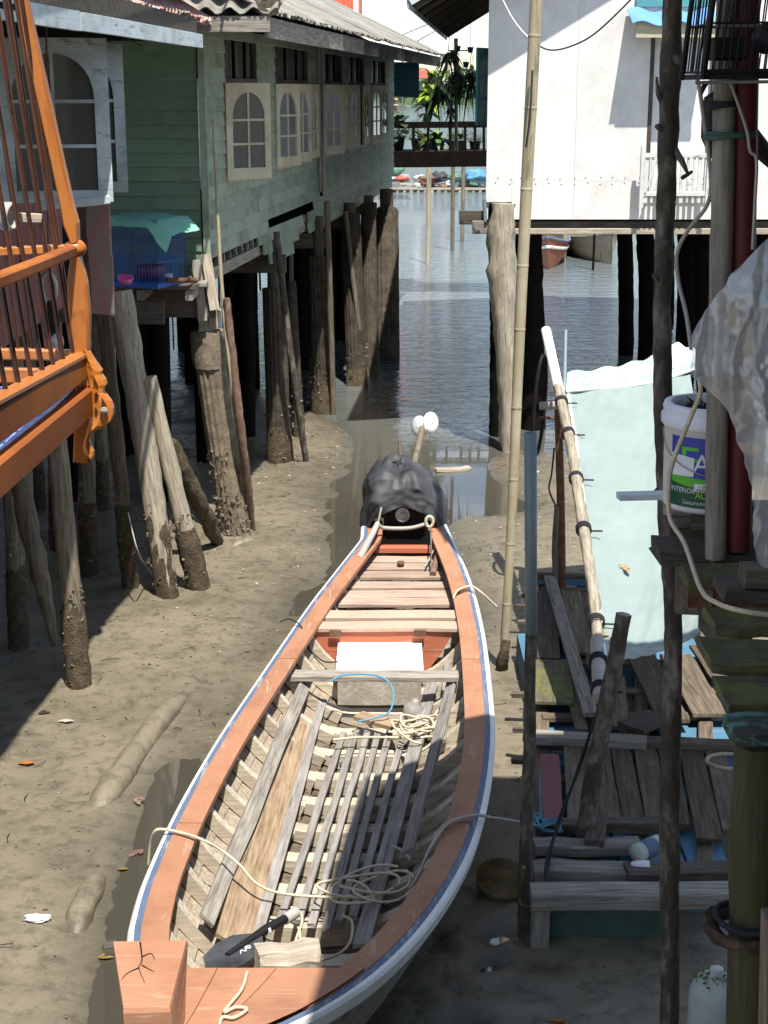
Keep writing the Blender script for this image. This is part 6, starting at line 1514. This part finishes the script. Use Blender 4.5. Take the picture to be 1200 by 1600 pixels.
# dark cloths and wire bird cage at the top right
def hang(name, pts, Y, mat, lab, cat):
    poly = [at_y(x, y_, Y) for x, y_ in pts]; c = sum(poly, V())/len(poly)+V((0, -.06, 0)); n = len(poly)
    o = MB().add(poly+[c, c+V((0, .08, 0))], [(i, (i+1) % n, n) for i in range(n)]+[((i+1) % n, i, n+1) for i in range(n)], True).obj(name, mat); tag(o, lab, cat); return o
hang('dark_cloth', [(1100, 152), (1122, 138), (1120, 200), (1118, 258), (1104, 235), (1095, 215), (1096, 180)], 4.75, plain('dark brown sheet', (.035, .025, .022), .8, .2), 'dark brown plastic flap hanging left of the grey post', 'flap')
hang('dark_cloth', [(1172, 185), (1210, 235), (1215, 275), (1185, 250), (1168, 240)], 4.8, plain('dark sheet', (.03, .025, .024), .8, .2), 'dark sheet slanting away right of the red pipe', 'flap')
cg = thing('wire_bird_cage', 'black wire cage on a bracket at the top right corner', 'cage', at_y(1150, 120, 4.3))
yb, yt = 112, -120; CY0, CY1 = 4.25, 4.55
c00, c10 = at_y(1104, yb, CY0), at_y(1260, yb-2, CY0); c01 = c00+V((.0, CY1-CY0, 0)); c11 = c10+V((0, CY1-CY0, 0)); up_ = V((.03, 0, .44))
slab('cage_floor', [at_y(1100, 124, CY0), at_y(1262, 122, CY0), at_y(1262, 122, CY0)+V((0, .3, 0)), at_y(1100, 124, CY0)+V((0, .3, 0))], (0, 0, .014), m_blackmetal, cg)
for a, b_, n in ((c00, c10, 14), (c01, c11, 14), (c00, c01, 8)): wires(cg, a, b_, up_, n, m_blackmetal, 'wire_panel', .0022, (0, .28, .55))
for p in (c00, c10, c01): MB().tube([p+V((-.01, 0, -.02)), p+up_], .008, 6).obj('cage_post', m_blackmetal, cg)
MB().tube([c00, c10], .007, 6).obj('cage_rail', m_blackmetal, cg); MB().tube([c00+V((-.03, -.01, -.028)), c10+V((0, -.01, -.028))], .005, 6).obj('cage_rail', m_steel, cg)
MB().prism([at_y(1099, 126, CY0), at_y(1112, 126, CY0), at_y(1104, 136, CY0), at_y(1097, 150, CY0)], (0, .02, 0)).obj('bracket', m_blackmetal, cg)
MB().box(c00+V((.03, .1, .06)), c00+V((.12, .1, .06)), .08, .06).obj('feeder', m_blackmetal, cg); MB().blob(at_y(1195, 60, 4.4), .035, .2, 2, (1, 1, 1.2)).obj('water_cup', m_potdark, cg)
log('perch', [c00+V((.05, .15, .12)), c10+V((0, .15, .12))], .006, m_pile, cg, 6, 4, .05)
bb = thing('sky_blocker', 'unseen wall and roof added behind the camera to block sky light', 'house', (1, -3, 0))  # unseen building added only to cut the sky fill light
slab('blocker_wall', [V((.8, -2.6, 0)), V((6.5, -2.6, 0)), V((6.5, -2.6, 6.4)), V((.8, -2.6, 6.4))], (0, -.05, 0), m_greydk, bb)
slab('roof_slope', [V((.6, -2.3, 6.3)), V((6.7, -2.3, 6.3)), V((6.7, -6, 8.2)), V((.6, -6, 8.2))], (0, 0, .05), m_cement, bb)
# porch roof overhead (throws the shade over the right of the scene)
pr_ = thing('porch_roof', 'corrugated porch roof over the walkway, above the picture', 'roof', (2.5, 3, 5.6))
poly = [V((1.46, 6.46, 5.6)), V((.66, 6.08, 5.6)), V((.55, 5.37, 5.6)), V((.48, 4.93, 5.6)), V((.44, 3.4, 5.6)), V((.18, 1.30, 5.6)), V((0, -1.5, 5.6)), V((6.5, -1.5, 5.6)), V((6.5, 6.46, 5.6))]
slab('roof_sheet', poly, (0, 0, .03), m_cement, pr_)
for i in range(5): plank('rafter', V((1.3+i*1.1, -1.4, 5.55)), V((1.7+i*1.1, 6.1, 5.55)), .06, .08, m_greydk, pr_)
slab('back_wall', [V((2.6, -1.5, 0)), V((2.6, 5.6, 0)), V((2.6, 5.6, 5.55)), V((2.6, -1.5, 5.55))], (.05, 0, 0), m_greydk, pr_)
cn = at_z(1112, 1640, .05)
t = thing('plastic_can', 'white plastic can with green algae on top at the bottom right corner', 'can', cn)
MB().lathe([(0, 0), (.10, 0), (.115, .02), (.115, .34), (.09, .40), (.05, .42), (.03, .43), (.03, .46), (0, .46)], V((cn.x, cn.y, .0)), (.0, 0, 1), 24).obj('can_body', plain('grey white plastic', (.50, .53, .48), .5, .3, 0, .15), t)
mb = MB()
for i in range(70):
    a = rnd(0, 6.28); r_ = rnd(.03, .1); mb.blob((cn.x+r_*math.cos(a), cn.y+r_*math.sin(a), .435-.4*max(0, r_-.05)), rnd(.004, .011), .6, 1, (1, 1, .35), 2, i)
mb.obj('algae', m_moss, t)
# ---------------------------------------------------------------- big orange bird cage at the left, close to the camera
XC = -.445
def ca(px, py, x=XC): d = ray(px, py); return V((0, 0, CZ))+d*(x/d.x)
bc_ = thing('bird_cage', 'varnished orange wooden bird cage with dark bars and carved corner bracket at the left edge', 'cage', at_y(100, 730, 2.0))
YC = 2.15
cb, ct = at_y(122, 585, YC), at_y(26, -40, YC)            # corner post foot and top
mid_ = at_y(103, 405, YC)
def tprism(p0, p1, w0, w1, mat, name, par=bc_, d=.026, n=8, prof=None):
    mb = MB(); m_ = frame(p0, p1, (0, -1, .01)); L_ = (V(p1)-V(p0)).length; vs_, fs_ = [], []
    for i in range(n+1):
        u = i/n; w = (prof(u) if prof else lerp(w0, w1, u))/2; k = .25
        for a, b in ((-w, -d/2*(1-k)), (-w*(1-k), -d/2), (w*(1-k), -d/2), (w, -d/2*(1-k)), (w, d/2*(1-k)), (w*(1-k), d/2), (-w*(1-k), d/2), (-w, d/2*(1-k))): vs_.append(m_ @ V((L_*u, a, b)))
    for i in range(n):
        for j in range(8): A_, B_ = i*8+j, i*8+(j+1) % 8; fs_.append((A_, B_, B_+8, A_+8))
    fs_ += [tuple(range(7, -1, -1)), tuple(n*8+j for j in range(8))]
    return mb.add(vs_, fs_, False).obj(name, mat, par, m_)
tprism(at_y(118, 378, YC), ct, .022, .021, m_amber, 'corner_post', n=14, prof=lambda u: interp([(0, .010), (.012, .026), (.05, .0225), (.10, .017), (.3, .0165), (1, .0155)], u))
tprism(at_y(132, 600, YC), at_y(119, 400, YC), .024, .024, m_amber, 'corner_post', n=14, prof=lambda u: interp([(0, .022), (.2, .022), (.21, .012), (.24, .012), (.26, .021), (.55, .029), (.8, .027), (1, .012)], u))
tprism(at_y(129, 720, YC), at_y(131, 598, YC), .024, .02, m_amberdk, 'corner_post', n=8)
MB().blob(at_y(118, 388, YC), .016, .05, 2, (1, 1, .8)).obj('post_knuckle', m_amber, bc_)
# rails: near face runs towards the camera along the left
rl = [('base_rail', (128, 570), (0, 655), .040, m_amberdk), ('bottom_rail', (138, 625), (-5, 745), .040, m_amberdk), ('mid_rail', (112, 392), (-10, 440), .014, m_amberdk)]
for nm, a, b, w, mt in rl:
    p = at_y(*a, YC); q = ca(*b, p.x); q = p+(q-p)*1.6
    plank(nm, p, q, w, .020, mt, bc_, up=(1, 0, 0), seg=3, jit=.0006, ch=.15)
p = at_y(128, 552, YC); q = ca(0, 622, p.x); plank('base_rail_cap', p+V((.001, 0, 0)), p+(q-p)*1.6, .006, .022, m_amber, bc_, up=(1, 0, 0))
for nm, (a, b), w, mt in (('back_rail', ((122, 555), (-40, 552)), .016, m_amber), ('back_rail', ((120, 588), (-40, 585)), .022, m_amber), ('mid_rail', ((112, 388), (-40, 395)), .012, m_amber), ('bottom_rail', ((132, 640), (-40, 640)), .035, m_amberdk)):
    plank(nm, at_y(*a, YC+.005), at_y(*b, YC+.005), w, .016, mt, bc_, up=(0, -1, 0), seg=2, jit=.0006, ch=.15)
slab('tray', [at_y(135, 612, YC-.02), at_y(-60, 612, YC-.02), at_y(-60, 612, YC-.02)+V((0, -.7, 0)), at_y(135, 612, YC-.02)+V((0, -.7, 0))], (0, 0, -.004), plain('dark tray edge', (.03, .04, .06), .5, .4), bc_)
def print_mat():
    tt = NT('blue printed liner'); v = tt.coord((9, 9, 9), False); a = tt.noise(v, 1.6, 3, .5, .8); b = tt.n('ShaderNodeTexVoronoi'); b.inputs['Scale'].default_value = 2.2; tt.l(v, b.inputs['Vector'])
    c = tt.ramp(b.outputs['Distance'], [(.18, (.02, .06, .55)), (.34, (.10, .18, .70)), (.5, (.30, .40, .75)), (.6, (.05, .22, .62))]); c = tt.mix(tt.ramp(a, [(.5, (0, 0, 0)), (.62, (.8,)*3)]), c, (.25, .45, .70)); return tt.fin(c, .3, .5)
slab('tray_liner', [at_y(120, 606, YC-.02), at_y(-60, 606, YC-.02), at_y(-60, 606, YC-.02)+V((0, -.68, 0)), at_y(120, 606, YC-.02)+V((0, -.68, 0))], (0, 0, .002), print_mat(), bc_)
# bars: near face and back face, leaning in like the post
pr0 = at_y(125, 560, YC); qn = ca(0, 640, pr0.x); lean = (ct-at_y(122, 560, YC)); lean = lean/lean.z
for i in range(13):
    f = (i+.45)/7.2; p = lerp(pr0, qn, f)+V((-.004, 0, .01)); m1 = p+V((lean.x*.14, 0, .14)); q = p+V((lean.x*.62, 0, .62))
    MB().tube([p, m1, q], .0032, 6, .1, True, True, 0, i, 40).obj('bar', m_barwood, bc_)
for i in range(9):
    p = at_y(118-22*i, 556, YC+.008); q = p+V((lean.x*.5*(1-i*.08), -.03, .62)); MB().tube([p, lerp(p, q, .5), q], .003, 6, .1).obj('bar', m_barwood, bc_)
# carved flame bracket at the corner
rows_ = [(545, 130, 133), (552, 131, 139), (562, 132, 145), (572, 134, 152), (580, 136, 158), (586, 137, 157), (594, 139, 163), (602, 140, 165), (607, 141, 161), (614, 141, 161), (620, 141, 166), (628, 141, 172), (638, 141, 176), (648, 140, 176), (658, 139, 172), (665, 138, 165), (670, 136, 156), (675, 135, 146), (682, 133, 141), (690, 131, 139), (698, 129, 141), (706, 130, 145), (713, 136, 145), (716, 140, 144)]
mb = MB()
fa = [at_y(x, y_, YC-.016) for y_, l_, r_ in rows_ for x in (l_, lerp(l_, r_, .5), r_)]
for i in range(len(rows_)): fa[3*i+1] += V((0, -.004, 0))
n_ = len(fa); fb_ = [p+V((0, .016, 0)) for p in fa]
fs_ = []
for i in range(len(rows_)-1):
    for j in range(2): a_ = 3*i+j; fs_ += [(a_, a_+1, a_+4, a_+3), (n_+a_+1, n_+a_, n_+a_+3, n_+a_+4)]
    fs_ += [(3*i, 3*i+3, n_+3*i+3, n_+3*i), (3*i+5, 3*i+2, n_+3*i+2, n_+3*i+5)]
mb.add(fa+fb_, fs_)
fl = mb.obj('flame_bracket', m_amber, bc_)
for pts in ([(146, 590), (152, 600), (153, 606), (146, 600)], [(150, 612), (154, 618), (151, 624), (147, 619)], [(159, 622), (166, 634), (165, 643), (158, 632)], [(149, 636), (153, 643), (151, 648), (147, 642)]):
    MB().prism([at_y(x, y_, YC-.0215) for x, y_ in pts], (0, .004, 0)).obj('carved_groove', m_barwood, fl)
MB().lathe([(.0, .0), (.006, .0), (.006, .003), (.0, .003)], at_y(163, 642, YC-.0215), (0, -1, 0), 10).obj('carved_boss', m_pale, fl)
o = plank('lashed_perch', at_y(-20, 336, 2.0), at_y(60, 341, 2.05), .012, .012, m_pale); tag(o, 'pale round stick lashed across the bars of the orange cage', 'stick')
mb = MB()
for k in range(7): mb.tube([at_y(4+k*2.2, 338, 1.99)+V((.004*math.sin(a*.7), .012*math.cos(a*.5), .016*math.sin(a*.5))) for a in range(14)], .0022, 5)
o = mb.obj('wire_lashing', m_ropegrey); tag(o, 'grey wire wound round the stick on the orange cage', 'wire')
# small metal hook cluster seen through the bars
t = thing('pulley_block', 'grey metal pulley hanging on the maroon wall behind the orange cage', 'pulley', at_y(82, 560, 9.4))
MB().tube([at_y(76, 440, 9.4), at_y(72, 20, 9.4)+V((0, 0, .0))], .006, 6).obj('hanger_rod', m_rust, t)
MB().tube([at_y(76, 450, 9.4)+V((.044*math.cos(a*.4), 0, .094*math.sin(a*.4))) for a in range(17)], .014, 8).obj('shackle', m_steel, t)
MB().lathe([(0, -.03), (.06, -.03), (.05, 0), (.06, .03), (0, .03)], at_y(84, 535, 9.4), (1, -.6, 0), 18).obj('sheave', m_steel, t)
MB().box(at_y(80, 470, 9.4), at_y(84, 580, 9.4), .05, .03, (0, -1, 0)).obj('cheek_plate', m_blackmetal, t)

# ---------------------------------------------------------------- logs in the mud, leaves and litter
for lab, pts, r_ in (('long mud covered log lying beside the channel left of the boat', [(302, 1066), (262, 1110), (215, 1170), (170, 1235), (132, 1278)], .085), ('short mud covered log near the bottom left', [(158, 1345), (142, 1385), (125, 1425), (112, 1462)], .07), ('small mud covered log at the foot of the sunlit fluted pile', [(355, 853), (380, 848), (409, 840)], .05)):
    P = []
    for x, y_ in pts: p = at_z(x, y_, .05); p.z = gz(p.x, p.y)-r_*.12; P.append(p)
    P[0].z -= r_*1.3; P[-1].z -= r_*1.3
    o = log('mud_log', P, [r_*.45, r_*.85, r_, r_*.92, r_*1.06, r_*.95, r_*.35], m_mud, None, 16, 50, .09, None, True, 0, 5.0); tag(o, lab, 'log')
o = plank('sunken_board', at_z(681, 733, .03), at_z(733, 732, .01), .12, .03, m_pale, None, seg=4, jit=.01); tag(o, 'pale splintered board half sunk in the water right of the engine', 'board')
def leaf(px, py, lab, mat=m_leaffall, s=.07):
    p = at_z(px, py, .05); p.z = max(.008, gz(p.x, p.y)+.012); mb = MB(); a = rnd(0, 6.28)
    blade(mb, p, V((math.cos(a), math.sin(a), .12)), s, s*.45, .15); blade(mb, p+V((.01, .0, .003)), V((math.cos(a+.6), math.sin(a+.6), .25)), s*.7, s*.3, .2)
    o = mb.obj('fallen_leaf', mat); tag(o, lab, 'leaf', 'fallen leaves on the mud')
leaf(52, 1195, 'bright orange leaf in the shade edge at the left', s=.10); leaf(212, 1242, 'reddish leaf floating in the puddle left of the boat', m_barkpink, .09)
leaf(218, 1317, 'reddish leaf by the boat side under the rope', m_barkpink, .10); leaf(197, 1347, 'yellow leaf at the tip of the short mud log', m_yellow, .09); leaf(113, 1131, 'pale dry leaf left of the long mud log', m_shell, .1); leaf(153, 1485, 'yellow leaf beside the stem post', m_yellow, .08)
leaf(60, 1118, 'dark leaf near the left edge', m_soil, .09); leaf(880, 1592, 'orange leaf in the shade at the bottom right', m_leaffall, .07)
o = MB().blob(at_z(58, 1437, .06)+V((0, 0, .01)), .042, .9, 3, (1.4, .8, .35), 2.8, 3).obj('plastic_scrap', m_foam); tag(o, 'white plastic scrap on the mud at the bottom left', 'scrap')
o = rope('thin_wire', [at_y(200, 800, 12.3), at_z(215, 860, .55), at_z(232, 890, .2), at_z(262, 925, .03)], .006, m_ropegrey, None, 20); tag(o, 'pale wire curving down to the mud between the piles', 'wire')
o = rope('overhead_wire', [V((-1.95, 3, 5.4)), V((-1.6, 9, 5.15)), V((-1.2, 14, 5.3)), V((-.9, 17, 5.5))], .012, m_ropedk, None, 20); tag(o, 'overhead wire between the houses, above the picture', 'wire')
mb = MB(); mb2 = MB(); mb3 = MB()
for i in range(3600):
    x = rnd(-3.2, 2.4); y_ = rnd(5, 19.5) if i % 3 else rnd(11, 19); h = gz(x, y_)
    if h < .012 or (LX(y_)-.15 < x < RX(y_)+.15 and BOWY < y_ < SY): continue
    c = V((x, y_, h+.002)); s_ = rnd(.006, .017)*(1+.04*y_)
    k = [c+V((rnd(-1, 1)*s_, rnd(-1, 1)*s_, rnd(0, .6)*s_)) for _ in range(4)]
    (mb if i % 6 == 0 else mb2).add(k, [(0, 1, 2), (0, 2, 3), (0, 3, 1), (1, 3, 2)])
for i in range(100):
    x = rnd(-2.8, 1.0); y_ = rnd(5.2, 18); h = gz(x, y_)
    if h < .012 or (LX(y_)-.1 < x < RX(y_)+.1 and BOWY < y_ < SY): continue
    a = rnd(0, 6.28); L_ = rnd(.04, .16); c = V((x, y_, h+.006)); mb3.tube([c, c+V((L_*.5*math.cos(a), L_*.5*math.sin(a), rnd(.0, .012))), c+V((L_*math.cos(a+.15), L_*math.sin(a+.15), .004))], .0028, 4)
for m_, mt, nm, lab in ((mb, m_shell, 'shell_bits', 'pale shell fragments scattered on the mud'), (mb2, m_mud, 'mud_clods', 'small clods of mud scattered over the flat'), (mb3, m_soil, 'twig_litter', 'little twigs scattered on the mud')):
    o = m_.obj(nm, mt, None, Matrix()); o['kind'] = 'stuff'; tag(o, lab, 'litter')
